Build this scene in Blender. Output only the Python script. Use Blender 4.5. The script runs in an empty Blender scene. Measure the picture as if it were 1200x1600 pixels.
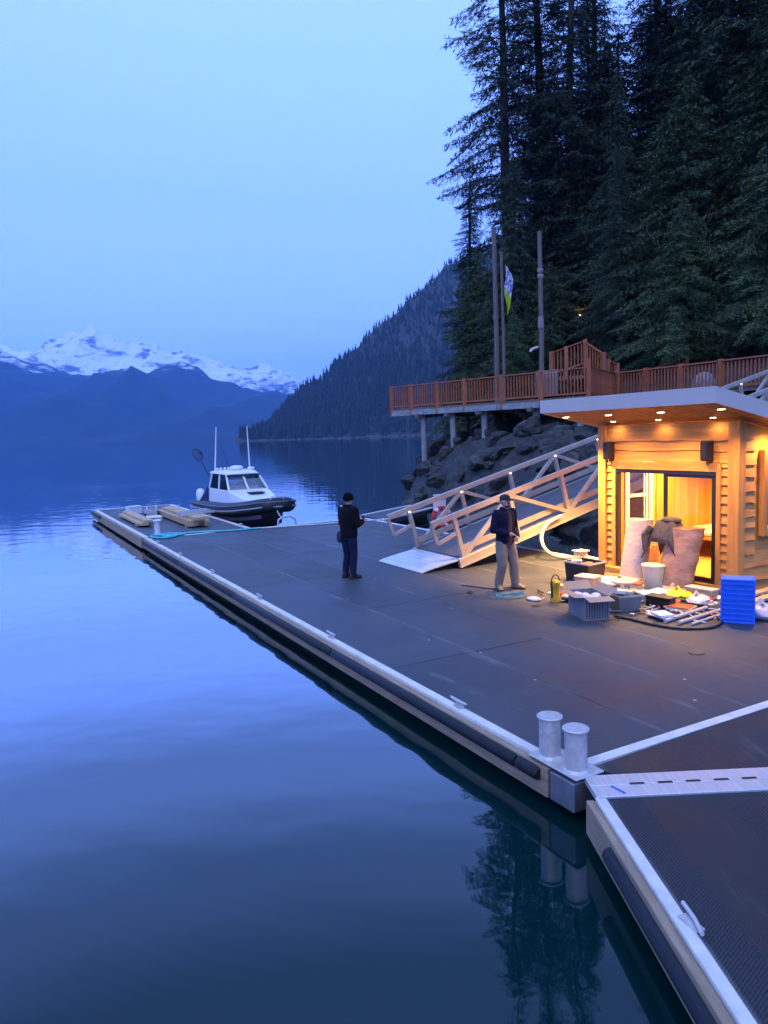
import bpy, bmesh, random
import numpy as np
from math import *
from mathutils import Vector, Matrix, noise

SC = bpy.context.scene
COL = SC.collection

# ------------------------------------------------------------------ camera
CAM_Z = 3.33
PITCH, ROLL = atan(122.0 * cos(radians(2)) / 1150.0), radians(2.0)
cd = bpy.data.cameras.new('camera'); cam = bpy.data.objects.new('camera', cd); COL.objects.link(cam)
cd.sensor_fit = 'VERTICAL'; cd.sensor_height = 36.0; cd.sensor_width = 27.0
cd.lens = 36.0 * 1150.0 / 1600.0
cd.clip_start = 0.05; cd.clip_end = 60000
_r, _u, _f = Vector((1, 0, 0)), Vector((0, sin(PITCH), cos(PITCH))), Vector((0, cos(PITCH), -sin(PITCH)))
_x = _r * cos(ROLL) - _u * sin(ROLL); _y = _r * sin(ROLL) + _u * cos(ROLL); _z = -_f
cam.matrix_world = Matrix(((_x.x, _y.x, _z.x, 0), (_x.y, _y.y, _z.y, 0), (_x.z, _y.z, _z.z, CAM_Z), (0, 0, 0, 1)))
SC.camera = cam

# ------------------------------------------------------------------ sky, sun, exposure
SUN_EL, SUN_AZ = radians(50), radians(205)
world = bpy.data.worlds.new('World'); SC.world = world; world.use_nodes = True
wt = world.node_tree; wt.nodes.clear()
def wn(t, **k):
    n = wt.nodes.new(t)
    for a, b in k.items(): setattr(n, a, b)
    return n
w_out = wn('ShaderNodeOutputWorld'); w_bg = wn('ShaderNodeBackground')
w_sky = wn('ShaderNodeTexSky', sky_type='NISHITA', sun_disc=False, sun_elevation=radians(8), sun_rotation=radians(180))
w_tc = wn('ShaderNodeTexCoord'); w_sep = wn('ShaderNodeSeparateXYZ'); w_ramp = wn('ShaderNodeValToRGB')
w_noise = wn('ShaderNodeTexNoise'); w_noise.inputs['Scale'].default_value = 1.6; w_noise.inputs['Detail'].default_value = 2
w_map = wn('ShaderNodeMapRange'); w_map.inputs['To Min'].default_value = 0.94; w_map.inputs['To Max'].default_value = 1.06
w_mix = wn('ShaderNodeMix', data_type='RGBA'); w_mix.inputs['Factor'].default_value = 0.02
w_mul = wn('ShaderNodeMix', data_type='RGBA', blend_type='MULTIPLY'); w_mul.inputs['Factor'].default_value = 1
cr = w_ramp.color_ramp
cr.elements[0].position = 0.0; cr.elements[0].color = (0.42, 0.72, 2.10, 1)
cr.elements[1].position = 1.0; cr.elements[1].color = (0.44, 0.72, 1.65, 1)
e = cr.elements.new(0.14); e.color = (0.335, 0.585, 1.85, 1)
e = cr.elements.new(0.30); e.color = (0.305, 0.55, 1.72, 1)
e = cr.elements.new(0.52); e.color = (0.36, 0.63, 1.70, 1)
wl = wt.links.new
wl(w_tc.outputs['Generated'], w_sep.inputs[0]); wl(w_sep.outputs['Z'], w_ramp.inputs[0])
wl(w_tc.outputs['Generated'], w_noise.inputs['Vector']); wl(w_noise.outputs[0], w_map.inputs[0])
wl(w_ramp.outputs[0], w_mul.inputs['A']); wl(w_map.outputs[0], w_mul.inputs['B'])
wl(w_mul.outputs['Result'], w_mix.inputs['A']); wl(w_sky.outputs[0], w_mix.inputs['B'])
wl(w_mix.outputs['Result'], w_bg.inputs['Color']); w_bg.inputs['Strength'].default_value = 1.0
wl(w_bg.outputs[0], w_out.inputs[0])
sd = bpy.data.lights.new('sun', 'SUN'); sun = bpy.data.objects.new('sun', sd); COL.objects.link(sun)
sd.energy = 0.6; sd.angle = radians(45); sd.color = (1.0, 0.95, 0.9)
_d = Vector((sin(SUN_AZ) * cos(SUN_EL), cos(SUN_AZ) * cos(SUN_EL), sin(SUN_EL)))
sun.rotation_euler = _d.to_track_quat('Z', 'Y').to_euler()
vs = SC.view_settings
vs.view_transform = 'Standard'; vs.look = 'None'; vs.exposure = 0.4; vs.gamma = 1.0; vs.use_curve_mapping = False
SC.render.engine = 'CYCLES'
cy = SC.cycles
cy.use_denoising = True
try: cy.denoiser = 'OPENIMAGEDENOISE'
except Exception: pass
cy.use_adaptive_sampling = True; cy.adaptive_threshold = 0.03
cy.max_bounces = 5; cy.diffuse_bounces = 2; cy.glossy_bounces = 3; cy.transmission_bounces = 4
cy.transparent_max_bounces = 12; cy.volume_bounces = 2; cy.caustics_reflective = False; cy.caustics_refractive = False
cy.sample_clamp_indirect = 4.0

# ------------------------------------------------------------------ frames and helpers
DECK = 0.38
TH = radians(118.364)
S_ = Vector((cos(TH), sin(TH), 0)); T_ = Vector((sin(TH), -cos(TH), 0))
P0 = Vector((1.5187, 5.9947, 0)); RZ = TH - pi / 2
def W(t, s, z=DECK):                       # dock frame (across, along, up) -> world
    return P0 + S_ * s + T_ * t + Vector((0, 0, z))

def link(o, parent=None):
    COL.objects.link(o)
    if parent is not None: o.parent = parent
    return o
def tag(o, label=None, cat=None, group=None, kind=None):
    if label: o['label'] = label
    if cat: o['category'] = cat
    if group: o['group'] = group
    if kind: o['kind'] = kind
    return o
def empty(name, loc, rz=0.0, label=None, cat=None, group=None):
    o = bpy.data.objects.new(name, None); link(o); o.empty_display_size = 0.2
    o.location = loc; o.rotation_euler = (0, 0, rz)
    return tag(o, label, cat, group)

class MB:
    def __init__(self): self.v = []; self.f = []
    def add(self, vs_, fs_):
        n = len(self.v); self.v.extend([tuple(p) for p in vs_]); self.f.extend([tuple(i + n for i in f) for f in fs_]); return self
    def box(self, c, s, R=None):
        hx, hy, hz = s[0] / 2, s[1] / 2, s[2] / 2
        pts = [Vector((x, y, z)) for z in (-hz, hz) for y in (-hy, hy) for x in (-hx, hx)]
        if R is not None:
            if not isinstance(R, Matrix): R = Matrix.Rotation(R, 3, 'Z')
            pts = [R @ p for p in pts]
        c = Vector(c)
        return self.add([p + c for p in pts], [(0, 2, 3, 1), (4, 5, 7, 6), (0, 1, 5, 4), (2, 6, 7, 3), (0, 4, 6, 2), (1, 3, 7, 5)])
    def bb(self, x0, x1, y0, y1, z0, z1):
        return self.box(((x0 + x1) / 2, (y0 + y1) / 2, (z0 + z1) / 2), (abs(x1 - x0), abs(y1 - y0), abs(z1 - z0)))
    def beam(self, p, q, w, h, up=(0, 0, 1)):
        p, q = Vector(p), Vector(q); d = (q - p); L = d.length
        if L < 1e-6: return self
        y = d.normalized(); up = Vector(up)
        if abs(y.dot(up)) > 0.99: up = Vector((1, 0, 0))
        x = y.cross(up).normalized(); z = x.cross(y)
        R = Matrix(((x.x, y.x, z.x), (x.y, y.y, z.y), (x.z, y.z, z.z)))
        return self.box((p + q) / 2, (w, L, h), R)
    def tube(self, pts, r, n=8, caps=True):
        pts = [Vector(p) for p in pts]; m = len(pts)
        rs = r if isinstance(r, (list, tuple)) else [r] * m
        ref = None; rings = []
        for i in range(m):
            d = (pts[min(i + 1, m - 1)] - pts[max(i - 1, 0)])
            d = d.normalized() if d.length > 1e-9 else Vector((0, 0, 1))
            if ref is None: ref = Vector((0, 0, 1)) if abs(d.z) < 0.9 else Vector((1, 0, 0))
            a = d.cross(ref).normalized(); b = d.cross(a).normalized(); ref = (ref - d * ref.dot(d)).normalized()
            rings.append([pts[i] + (a * cos(2 * pi * k / n) + b * sin(2 * pi * k / n)) * rs[i] for k in range(n)])
        return self.loft(rings, caps)
    def loft(self, rings, caps=True, closed=False):
        n = len(rings[0]); m = len(rings)
        vv = [p for r_ in rings for p in r_]; ff = []
        for i in range(m - 1 + (1 if closed else 0)):
            j = (i + 1) % m
            for k in range(n):
                ff.append((i * n + k, i * n + (k + 1) % n, j * n + (k + 1) % n, j * n + k))
        if caps and not closed:
            ff.append(tuple(range(n - 1, -1, -1))); ff.append(tuple((m - 1) * n + k for k in range(n)))
        return self.add(vv, ff)
    def lathe(self, prof, n=20, c=(0, 0, 0)):
        c = Vector(c)
        return self.loft([[c + Vector((r * cos(2 * pi * k / n), r * sin(2 * pi * k / n), z)) for k in range(n)] for r, z in prof])
    def ell(self, c, r, nu=12, nv=8, R=None):
        c = Vector(c); r = Vector(r); vv = []
        for j in range(1, nv):
            ph = pi * j / nv
            for k in range(nu):
                p = Vector((r.x * sin(ph) * cos(2 * pi * k / nu), r.y * sin(ph) * sin(2 * pi * k / nu), -r.z * cos(ph)))
                vv.append((R @ p if R is not None else p) + c)
        lo, hi = Vector((0, 0, -r.z)), Vector((0, 0, r.z))
        if R is not None: lo, hi = R @ lo, R @ hi
        vv += [lo + c, hi + c]; a = len(vv) - 2; ff = []
        for j in range(nv - 2):
            for k in range(nu): ff.append((j * nu + k, j * nu + (k + 1) % nu, (j + 1) * nu + (k + 1) % nu, (j + 1) * nu + k))
        for k in range(nu):
            ff.append((a, (k + 1) % nu, k)); ff.append((a + 1, (nv - 2) * nu + k, (nv - 2) * nu + (k + 1) % nu))
        return self.add(vv, ff)
    def prism(self, poly, z0, z1):
        n = len(poly)
        return self.add([(x, y, z0) for x, y in poly] + [(x, y, z1) for x, y in poly],
                        [tuple(range(n - 1, -1, -1)), tuple(range(n, 2 * n))] + [(i, (i + 1) % n, n + (i + 1) % n, n + i) for i in range(n)])
    def mesh(self, name, mat, o=(0, 0, 0), smooth=False):
        me = bpy.data.meshes.new(name)
        me.from_pydata([(a - o[0], b - o[1], c - o[2]) for a, b, c in self.v], [], self.f)
        if mat is not None:
            for m_ in (mat if isinstance(mat, (list, tuple)) else [mat]): me.materials.append(m_)
        bm = bmesh.new(); bm.from_mesh(me); bmesh.ops.recalc_face_normals(bm, faces=bm.faces); bm.to_mesh(me); bm.free()
        if smooth:
            me.polygons.foreach_set('use_smooth', [True] * len(me.polygons))
            me.set_sharp_from_angle(angle=radians(42))
        me.update(); return me
    def build(self, name, mat, parent=None, o=(0, 0, 0), smooth=False, bevel=0.0):
        ob = bpy.data.objects.new(name, self.mesh(name, mat, o, smooth)); link(ob, parent)
        if bevel:
            b = ob.modifiers.new('bevel', 'BEVEL'); b.width = bevel; b.segments = 1; b.limit_method = 'ANGLE'
        return ob

class Dock:                                 # a thing modelled straight in dock coordinates (t, s, z)
    def __init__(self, name, t, s, z, label, cat, group=None):
        self.o = (t, s, z); self.e = empty(name, W(t, s, z), RZ, label, cat, group)
    def part(self, name, mb, mat, parent=None, **k):
        return mb.build(name, mat, parent or self.e, self.o, **k)
def inst(name, me, parent, loc=(0, 0, 0), rz=0.0, sc=None):
    ob = bpy.data.objects.new(name, me); link(ob, parent); ob.location = loc; ob.rotation_euler = (0, 0, rz)
    if sc is not None: ob.scale = sc
    return ob

# ------------------------------------------------------------------ materials
def nodes_of(name):
    m = bpy.data.materials.new(name); m.use_nodes = True; nt = m.node_tree
    return m, nt, nt.nodes['Principled BSDF']
def M(name, col, rough=0.6, metal=0.0, var=0.15, scale=5.0, bump=0.0, bscale=40.0, stretch=(1, 1, 1), spec=0.5, rnd=0.0, col2=None, contrast=(0.3, 0.7)):
    m, nt, P = nodes_of(name); N = nt.nodes.new; L = nt.links.new
    tc = N('ShaderNodeTexCoord'); mp = N('ShaderNodeMapping'); mp.inputs['Scale'].default_value = stretch
    L(tc.outputs['Object'], mp.inputs[0])
    nz = N('ShaderNodeTexNoise'); nz.inputs['Scale'].default_value = scale; nz.inputs['Detail'].default_value = 6; nz.inputs['Roughness'].default_value = 0.65
    L(mp.outputs[0], nz.inputs['Vector'])
    mr = N('ShaderNodeMapRange'); mr.inputs['From Min'].default_value = contrast[0]; mr.inputs['From Max'].default_value = contrast[1]
    L(nz.outputs[0], mr.inputs[0])
    mx = N('ShaderNodeMix'); mx.data_type = 'RGBA'
    c2 = col2 or tuple(min(1, c * (1 + var)) for c in col); c1 = col if col2 else tuple(c * (1 - var) for c in col)
    mx.inputs['A'].default_value = (*c1, 1); mx.inputs['B'].default_value = (*c2, 1)
    L(mr.outputs[0], mx.inputs['Factor']); last = mx.outputs['Result']
    if rnd:
        oi = N('ShaderNodeObjectInfo'); m2 = N('ShaderNodeMapRange'); m2.inputs['To Min'].default_value = 1 - rnd; m2.inputs['To Max'].default_value = 1 + rnd
        L(oi.outputs['Random'], m2.inputs[0]); hs = N('ShaderNodeHueSaturation'); L(m2.outputs[0], hs.inputs['Value']); L(last, hs.inputs['Color']); last = hs.outputs[0]
    L(last, P.inputs['Base Color'])
    P.inputs['Roughness'].default_value = rough; P.inputs['Metallic'].default_value = metal; P.inputs['Specular IOR Level'].default_value = spec
    if bump:
        n2 = N('ShaderNodeTexNoise'); n2.inputs['Scale'].default_value = bscale; n2.inputs['Detail'].default_value = 4
        L(mp.outputs[0], n2.inputs['Vector'])
        b = N('ShaderNodeBump'); b.inputs['Strength'].default_value = min(1, bump); b.inputs['Distance'].default_value = 0.02
        L(n2.outputs[0], b.inputs['Height']); L(b.outputs[0], P.inputs['Normal'])
    return m
def EM(name, col, strength):
    m, nt, P = nodes_of(name); P.inputs['Base Color'].default_value = (*col, 1)
    P.inputs['Emission Color'].default_value = (*col, 1); P.inputs['Emission Strength'].default_value = strength; return m
def GL(name, tint=(0.9, 0.95, 0.95), base=0.04):
    m = bpy.data.materials.new(name); m.use_nodes = True; nt = m.node_tree; nt.nodes.clear(); N = nt.nodes.new
    o = N('ShaderNodeOutputMaterial'); t = N('ShaderNodeBsdfTransparent'); g = N('ShaderNodeBsdfGlossy'); x = N('ShaderNodeMixShader'); fr = N('ShaderNodeFresnel')
    t.inputs[0].default_value = (*tint, 1); g.inputs['Roughness'].default_value = 0.02; fr.inputs[0].default_value = 1.28
    nt.links.new(fr.outputs[0], x.inputs[0]); nt.links.new(t.outputs[0], x.inputs[1]); nt.links.new(g.outputs[0], x.inputs[2]); nt.links.new(x.outputs[0], o.inputs[0])
    return m

m_alu = M('aluminium', (0.46, 0.405, 0.33), 0.45, 0.25, 0.12, 3, 0.08, 60)
m_alu_dull = M('aluminium_strip', (0.74, 0.68, 0.60), 0.45, 0.1, 0.18, 4, 0.1, 30)
m_galv = M('galvanised_steel', (0.58, 0.54, 0.50), 0.42, 0.3, 0.18, 14, 0.05, 60)
m_timber = M('pressure_treated_timber', (0.31, 0.225, 0.14), 0.75, 0, 0.3, 3, 0.25, 20, stretch=(6, 0.7, 8), rnd=0.12)
m_rubber = M('fender_rubber', (0.009, 0.010, 0.012), 0.5, 0, 0.3, 5, 0.05, 30, spec=0.3)
m_float = M('float_black', (0.008, 0.009, 0.010), 0.6)
m_plast_w = M('white_paint', (0.74, 0.75, 0.76), 0.4, 0, 0.06, 3)
m_plast_b = M('black_plastic', (0.012, 0.012, 0.014), 0.45)
m_steel = M('weathered_steel', (0.16, 0.17, 0.19), 0.5, 0.5, 0.3, 6)
m_dark = M('dark_metal', (0.02, 0.02, 0.022), 0.4, 0.3)

def deck_mat(name, chevron, pitch, tone=1.0):
    m, nt, P = nodes_of(name); N = nt.nodes.new; L = nt.links.new
    tc = N('ShaderNodeTexCoord'); sp = N('ShaderNodeSeparateXYZ'); L(tc.outputs['Object'], sp.inputs[0])
    def mth(op, a, b=None):
        n = N('ShaderNodeMath'); n.operation = op
        for i, x in enumerate((a, b)):
            if x is None: continue
            if isinstance(x, (int, float)): n.inputs[i].default_value = x
            else: L(x, n.inputs[i])
        return n.outputs[0]
    if chevron:
        tri = mth('PINGPONG', sp.outputs['X'], chevron)
        ph = mth('ADD', mth('MULTIPLY', sp.outputs['Y'], 1.0), mth('MULTIPLY', tri, 0.9))
        hgt = mth('SINE', mth('MULTIPLY', ph, 2 * pi / pitch))
        h2 = mth('SINE', mth('MULTIPLY', sp.outputs['X'], 2 * pi / (pitch * 1.1)))
        hgt = mth('ADD', hgt, mth('MULTIPLY', h2, 0.35))
    else:
        a = mth('SINE', mth('MULTIPLY', mth('ADD', sp.outputs['X'], sp.outputs['Y']), 2 * pi / pitch))
        b = mth('SINE', mth('MULTIPLY', mth('SUBTRACT', sp.outputs['X'], sp.outputs['Y']), 2 * pi / pitch))
        hgt = mth('MULTIPLY', a, b)
    n1 = N('ShaderNodeTexNoise'); n1.inputs['Scale'].default_value = 0.55; n1.inputs['Detail'].default_value = 5; n1.inputs['Roughness'].default_value = 0.6; n1.inputs['Distortion'].default_value = 0.4
    L(tc.outputs['Object'], n1.inputs['Vector'])
    mpp = N('ShaderNodeMapping'); mpp.inputs['Scale'].default_value = (3.2, 0.5, 1); mpp.inputs['Rotation'].default_value = (0, 0, 0.5); L(tc.outputs['Object'], mpp.inputs[0])
    n2 = N('ShaderNodeTexNoise'); n2.inputs['Scale'].default_value = 1.3; n2.inputs['Detail'].default_value = 8; n2.inputs['Roughness'].default_value = 0.7; L(mpp.outputs[0], n2.inputs['Vector'])
    r1 = N('ShaderNodeMapRange'); r1.inputs['From Min'].default_value = 0.35; r1.inputs['From Max'].default_value = 0.7; L(n1.outputs[0], r1.inputs[0])
    r2 = N('ShaderNodeMapRange'); r2.inputs['From Min'].default_value = 0.60; r2.inputs['From Max'].default_value = 0.80; L(n2.outputs[0], r2.inputs[0])
    c1 = N('ShaderNodeMix'); c1.data_type = 'RGBA'; c1.inputs['A'].default_value = (0.040, 0.047, 0.055, 1); c1.inputs['B'].default_value = (0.074, 0.083, 0.092, 1); L(r1.outputs[0], c1.inputs['Factor'])
    c2 = N('ShaderNodeMix'); c2.data_type = 'RGBA'; c2.inputs['B'].default_value = (0.25, 0.25, 0.25, 1); L(c1.outputs['Result'], c2.inputs['A']); L(mth('MULTIPLY', r2.outputs[0], 0.75), c2.inputs['Factor'])
    oi = N('ShaderNodeObjectInfo'); mr = N('ShaderNodeMapRange'); mr.inputs['To Min'].default_value = 0.74; mr.inputs['To Max'].default_value = 1.2; L(oi.outputs['Random'], mr.inputs[0])
    hs = N('ShaderNodeHueSaturation'); L(mr.outputs[0], hs.inputs['Value']); L(c2.outputs['Result'], hs.inputs['Color'])
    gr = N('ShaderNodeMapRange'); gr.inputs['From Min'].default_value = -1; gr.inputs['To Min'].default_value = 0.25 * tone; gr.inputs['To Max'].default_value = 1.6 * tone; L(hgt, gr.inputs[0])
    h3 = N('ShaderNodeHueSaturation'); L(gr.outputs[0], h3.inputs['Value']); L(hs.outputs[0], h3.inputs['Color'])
    sg = N('ShaderNodeSeparateXYZ'); L(tc.outputs['Generated'], sg.inputs[0])
    ed = mth('MULTIPLY', mth('ABSOLUTE', mth('SUBTRACT', sg.outputs['X'], 0.5)), 2.0)
    er = N('ShaderNodeMapRange'); er.inputs['From Min'].default_value = 0.955; er.inputs['From Max'].default_value = 1.0; L(ed, er.inputs[0])
    dz = mth('MULTIPLY', mth('MULTIPLY', er.outputs[0], r1.outputs[0]), 0.75)
    c3 = N('ShaderNodeMix'); c3.data_type = 'RGBA'; c3.inputs['B'].default_value = (0.30, 0.29, 0.28, 1); L(h3.outputs[0], c3.inputs['A']); L(dz, c3.inputs['Factor'])
    L(c3.outputs['Result'], P.inputs['Base Color'])
    rr = N('ShaderNodeMapRange'); rr.inputs['From Min'].default_value = 0.3; rr.inputs['From Max'].default_value = 0.7; rr.inputs['To Min'].default_value = 0.34; rr.inputs['To Max'].default_value = 0.66; L(n1.outputs[0], rr.inputs[0]); L(rr.outputs[0], P.inputs['Roughness'])
    bp = N('ShaderNodeBump'); bp.inputs['Strength'].default_value = 0.7; bp.inputs['Distance'].default_value = 0.004; L(hgt, bp.inputs['Height']); L(bp.outputs[0], P.inputs['Normal'])
    P.inputs['Specular IOR Level'].default_value = 0.45
    return m
m_deck = deck_mat('rubber_deck', None, 0.046)
m_deck_near = deck_mat('rubber_deck_chevron', 0.62, 0.026, 0.42)

def wood(name, col, axis, rnd=0.12, rough=0.55, var=0.28):
    st = [7.0, 7.0, 7.0]; st['xyz'.index(axis)] = 0.55
    return M(name, col, rough, 0, var, 1.8, 0.2, 7, stretch=tuple(st), rnd=rnd)
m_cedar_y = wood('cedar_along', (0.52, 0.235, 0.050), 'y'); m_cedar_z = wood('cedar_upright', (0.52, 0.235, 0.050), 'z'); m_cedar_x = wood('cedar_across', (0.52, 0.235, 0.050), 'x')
m_redwood = M('stained_redwood', (0.36, 0.10, 0.03), 0.6, 0, 0.25, 4, 0.1, 20, rnd=0.15)
m_bark = M('bark', (0.040, 0.034, 0.030), 0.9, 0, 0.35, 6, 0.6, 14, stretch=(3, 3, 0.6))
m_pole = M('weathered_pole', (0.16, 0.13, 0.11), 0.85, 0, 0.3, 5, 0.3, 16, stretch=(4, 4, 0.5))

# ------------------------------------------------------------------ water
def make_water():
    m, nt, P = nodes_of('fjord_water'); N = nt.nodes.new; L = nt.links.new
    P.inputs['Base Color'].default_value = (0.0004, 0.0170, 0.0180, 1); P.inputs['Roughness'].default_value = 0.3; P.inputs['Specular IOR Level'].default_value = 0.0
    tc = N('ShaderNodeTexCoord')
    def nz(sc, scl, det, rot=0.0):
        mp = N('ShaderNodeMapping'); mp.inputs['Scale'].default_value = sc; mp.inputs['Rotation'].default_value = (0, 0, rot); L(tc.outputs['Object'], mp.inputs[0])
        n = N('ShaderNodeTexNoise'); n.inputs['Scale'].default_value = scl; n.inputs['Detail'].default_value = det; n.inputs['Roughness'].default_value = 0.5; L(mp.outputs[0], n.inputs['Vector']); return n.outputs[0]
    def mth(op, a, b):
        n = N('ShaderNodeMath'); n.operation = op
        for i, x in enumerate((a, b)):
            if isinstance(x, (int, float)): n.inputs[i].default_value = x
            else: L(x, n.inputs[i])
        return n.outputs[0]
    swell = nz((1, 1.6, 1), 0.75, 1.5, 0.3)
    chop = nz((1, 1.5, 1), 3.2, 2, -0.4)
    patch = nz((0.6, 1.0, 1), 0.045, 2, 0.2)
    pr = N('ShaderNodeMapRange'); pr.inputs['From Min'].default_value = 0.46; pr.inputs['From Max'].default_value = 0.66; L(patch, pr.inputs[0])
    h = mth('ADD', mth('MULTIPLY', swell, 0.011), mth('MULTIPLY', chop, mth('ADD', 0.0006, mth('MULTIPLY', pr.outputs[0], 0.0055))))
    b = N('ShaderNodeBump'); b.inputs['Strength'].default_value = 1.0; b.inputs['Distance'].default_value = 1.0; L(h, b.inputs['Height'])
    gl = N('ShaderNodeBsdfGlossy'); gl.inputs['Roughness'].default_value = 0.02; gl.inputs['Color'].default_value = (0.93, 0.96, 1, 1); L(b.outputs[0], gl.inputs['Normal'])
    lw = N('ShaderNodeLayerWeight'); lw.inputs['Blend'].default_value = 0.5; L(b.outputs[0], lw.inputs['Normal'])
    rp = N('ShaderNodeValToRGB'); c = rp.color_ramp; c.interpolation = 'EASE'
    c.elements[0].position = 0.0; c.elements[0].color = (.025,) * 3 + (1,); c.elements[1].position = 1.0; c.elements[1].color = (1, 1, 1, 1)
    for p_, v_ in ((0.38, .038), (0.48, .09), (0.59, .225), (0.74, .62), (0.85, .88)): c.elements.new(p_).color = (v_,) * 3 + (1,)
    L(lw.outputs['Facing'], rp.inputs[0])
    ms = N('ShaderNodeMixShader'); L(rp.outputs[0], ms.inputs[0]); L(P.outputs[0], ms.inputs[1]); L(gl.outputs[0], ms.inputs[2]); L(ms.outputs[0], nt.nodes['Material Output'].inputs['Surface'])
    mb = MB(); R = 11000
    mb.add([(-R, -R, 0), (R, -R, 0), (R, R, 0), (-R, R, 0)], [(0, 1, 2, 3)])
    tag(mb.build('water', m), kind='structure')
make_water()

# ------------------------------------------------------------------ far mountains
def interp(tab, x):
    if x <= tab[0][0]: return tab[0][1]
    for (a, b), (c, d) in zip(tab, tab[1:]):
        if x <= c: return b + (d - b) * (x - a) / (c - a)
    return tab[-1][1]
def fbm(x, y, z=0.0, o=4):
    s, a = 0.0, 1.0
    for i in range(o): s += a * noise.noise((x, y, z + 7.3 * i)); x *= 2.03; y *= 2.03; a *= 0.5
    return s
def ridged(x, y, z=0.0, o=4):
    s, a = 0.0, 1.0
    for i in range(o): s += a * (1 - 2 * abs(noise.noise((x, y, z + 3.1 * i)))); x *= 2.1; y *= 2.1; a *= 0.5
    return s
def range_mesh(name, tab, y_shore, y_crest, y_back, nx, ny, x0, x1, mat, rough, seed, jag):
    vv = []
    for j in range(ny):
        q = j / (ny - 1) * 1.35
        for i in range(nx):
            x = x0 + (x1 - x0) * i / (nx - 1); yc = y_crest + 90 * noise.noise((x / 900.0, seed, 0))
            y = y_shore + (yc - y_shore) * q if q <= 1 else yc + (y_back - y_crest) * (q - 1) / 0.35
            k = q if q <= 1 else 1 - (q - 1) / 0.35 * 0.8
            c = interp(tab, x)
            g = max(0.0, k) ** 1.12
            z = c * g
            amp = rough * (c + 60) * (min(1, k * 4) if q < 1 else 0.3) * max(0.0, 1 - abs(k) ** 5)
            z += amp * (0.55 * ridged(x / 620.0, y / 760.0, seed) - 0.35)
            z += jag * c * g * fbm(x / 90.0, y / 130.0, seed + 3, 4)
            if j == 0: z = -20
            vv.append((x, y, z))
    ff = [(j * nx + i, j * nx + i + 1, (j + 1) * nx + i + 1, (j + 1) * nx + i) for j in range(ny - 1) for i in range(nx - 1)]
    me = bpy.data.meshes.new(name); me.from_pydata(vv, [], ff); me.materials.append(mat)
    me.polygons.foreach_set('use_smooth', [True] * len(me.polygons)); me.update()
    return tag(link(bpy.data.objects.new(name, me)), kind='structure')
def mountain_mat(name, lo, hi, streak):
    m, nt, P = nodes_of(name); N = nt.nodes.new; L = nt.links.new
    ge = N('ShaderNodeNewGeometry'); sp = N('ShaderNodeSeparateXYZ'); L(ge.outputs['Position'], sp.inputs[0])
    mp = N('ShaderNodeMapping'); mp.inputs['Scale'].default_value = (0.016, 0.006, 0.030); L(ge.outputs['Position'], mp.inputs[0])
    n = N('ShaderNodeTexNoise'); n.inputs['Scale'].default_value = 1.0; n.inputs['Detail'].default_value = 9; n.inputs['Roughness'].default_value = 0.72; L(mp.outputs[0], n.inputs['Vector'])
    a = N('ShaderNodeMath'); a.operation = 'MULTIPLY_ADD'; a.inputs[1].default_value = streak; L(n.outputs[0], a.inputs[0]); L(sp.outputs['Z'], a.inputs[2])
    r = N('ShaderNodeMapRange'); r.inputs['From Min'].default_value = lo + streak * 0.5; r.inputs['From Max'].default_value = hi + streak * 0.5; L(a.outputs[0], r.inputs[0])
    m2 = N('ShaderNodeMapping'); m2.inputs['Scale'].default_value = (0.030, 0.010, 0.055); m2.inputs['Rotation'].default_value = (0, 0.5, 0); L(ge.outputs['Position'], m2.inputs[0])
    n2 = N('ShaderNodeTexNoise'); n2.inputs['Scale'].default_value = 0.26; n2.inputs['Detail'].default_value = 6; n2.inputs['Roughness'].default_value = 0.7; L(m2.outputs[0], n2.inputs['Vector'])
    rk = N('ShaderNodeMapRange'); rk.inputs['From Min'].default_value = 0.535; rk.inputs['From Max'].default_value = 0.60; rk.inputs['To Min'].default_value = 1.0; rk.inputs['To Max'].default_value = 0.12; L(n2.outputs[0], rk.inputs[0])
    fm = N('ShaderNodeMath'); fm.operation = 'MULTIPLY'; L(r.outputs[0], fm.inputs[0]); L(rk.outputs[0], fm.inputs[1])
    x = N('ShaderNodeMix'); x.data_type = 'RGBA'; x.inputs['A'].default_value = (0.020, 0.030, 0.026, 1); x.inputs['B'].default_value = (0.86, 0.88, 0.90, 1)
    L(fm.outputs[0], x.inputs['Factor']); L(x.outputs['Result'], P.inputs['Base Color']); P.inputs['Roughness'].default_value = 0.9; P.inputs['Specular IOR Level'].default_value = 0.1
    return m
FRONT = [(-9000, 700), (-4200, 640), (-3200, 690), (-2600, 600), (-2114, 565), (-2027, 537), (-1934, 492), (-1802, 434), (-1698, 392), (-1555, 372), (-1444, 415), (-1357, 373), (-1281, 377), (-1184, 431), (-1089, 456), (-1013, 407), (-881, 328), (-696, 286), (-496, 243), (-269, 170), (200, 240), (1500, 420), (4000, 600)]
BACK = [(-9000, 700), (-5200, 840), (-4100, 690), (-3281, 769), (-3056, 805), (-2872, 886), (-2711, 957), (-2569, 995), (-2452, 1013), (-2351, 961), (-2270, 931), (-2120, 849), (-1944, 833), (-1728, 738), (-1572, 754), (-1442, 684), (-1201, 621), (-978, 635), (-820, 559), (-674, 471), (-409, 385), (38, 435), (1500, 600), (4000, 700)]
range_mesh('mountain_near_ridge', FRONT, 2500, 4200, 4900, 260, 46, -5200, 1800, mountain_mat('ridge_forest_snow', 415, 520, 640), 0.42, 1.7, 0.075)
range_mesh('mountain_snow_range', BACK, 5000, 6500, 7600, 320, 46, -5600, 1800, mountain_mat('snow_rock', 330, 480, 900), 0.30, 5.2, 0.075)

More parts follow.
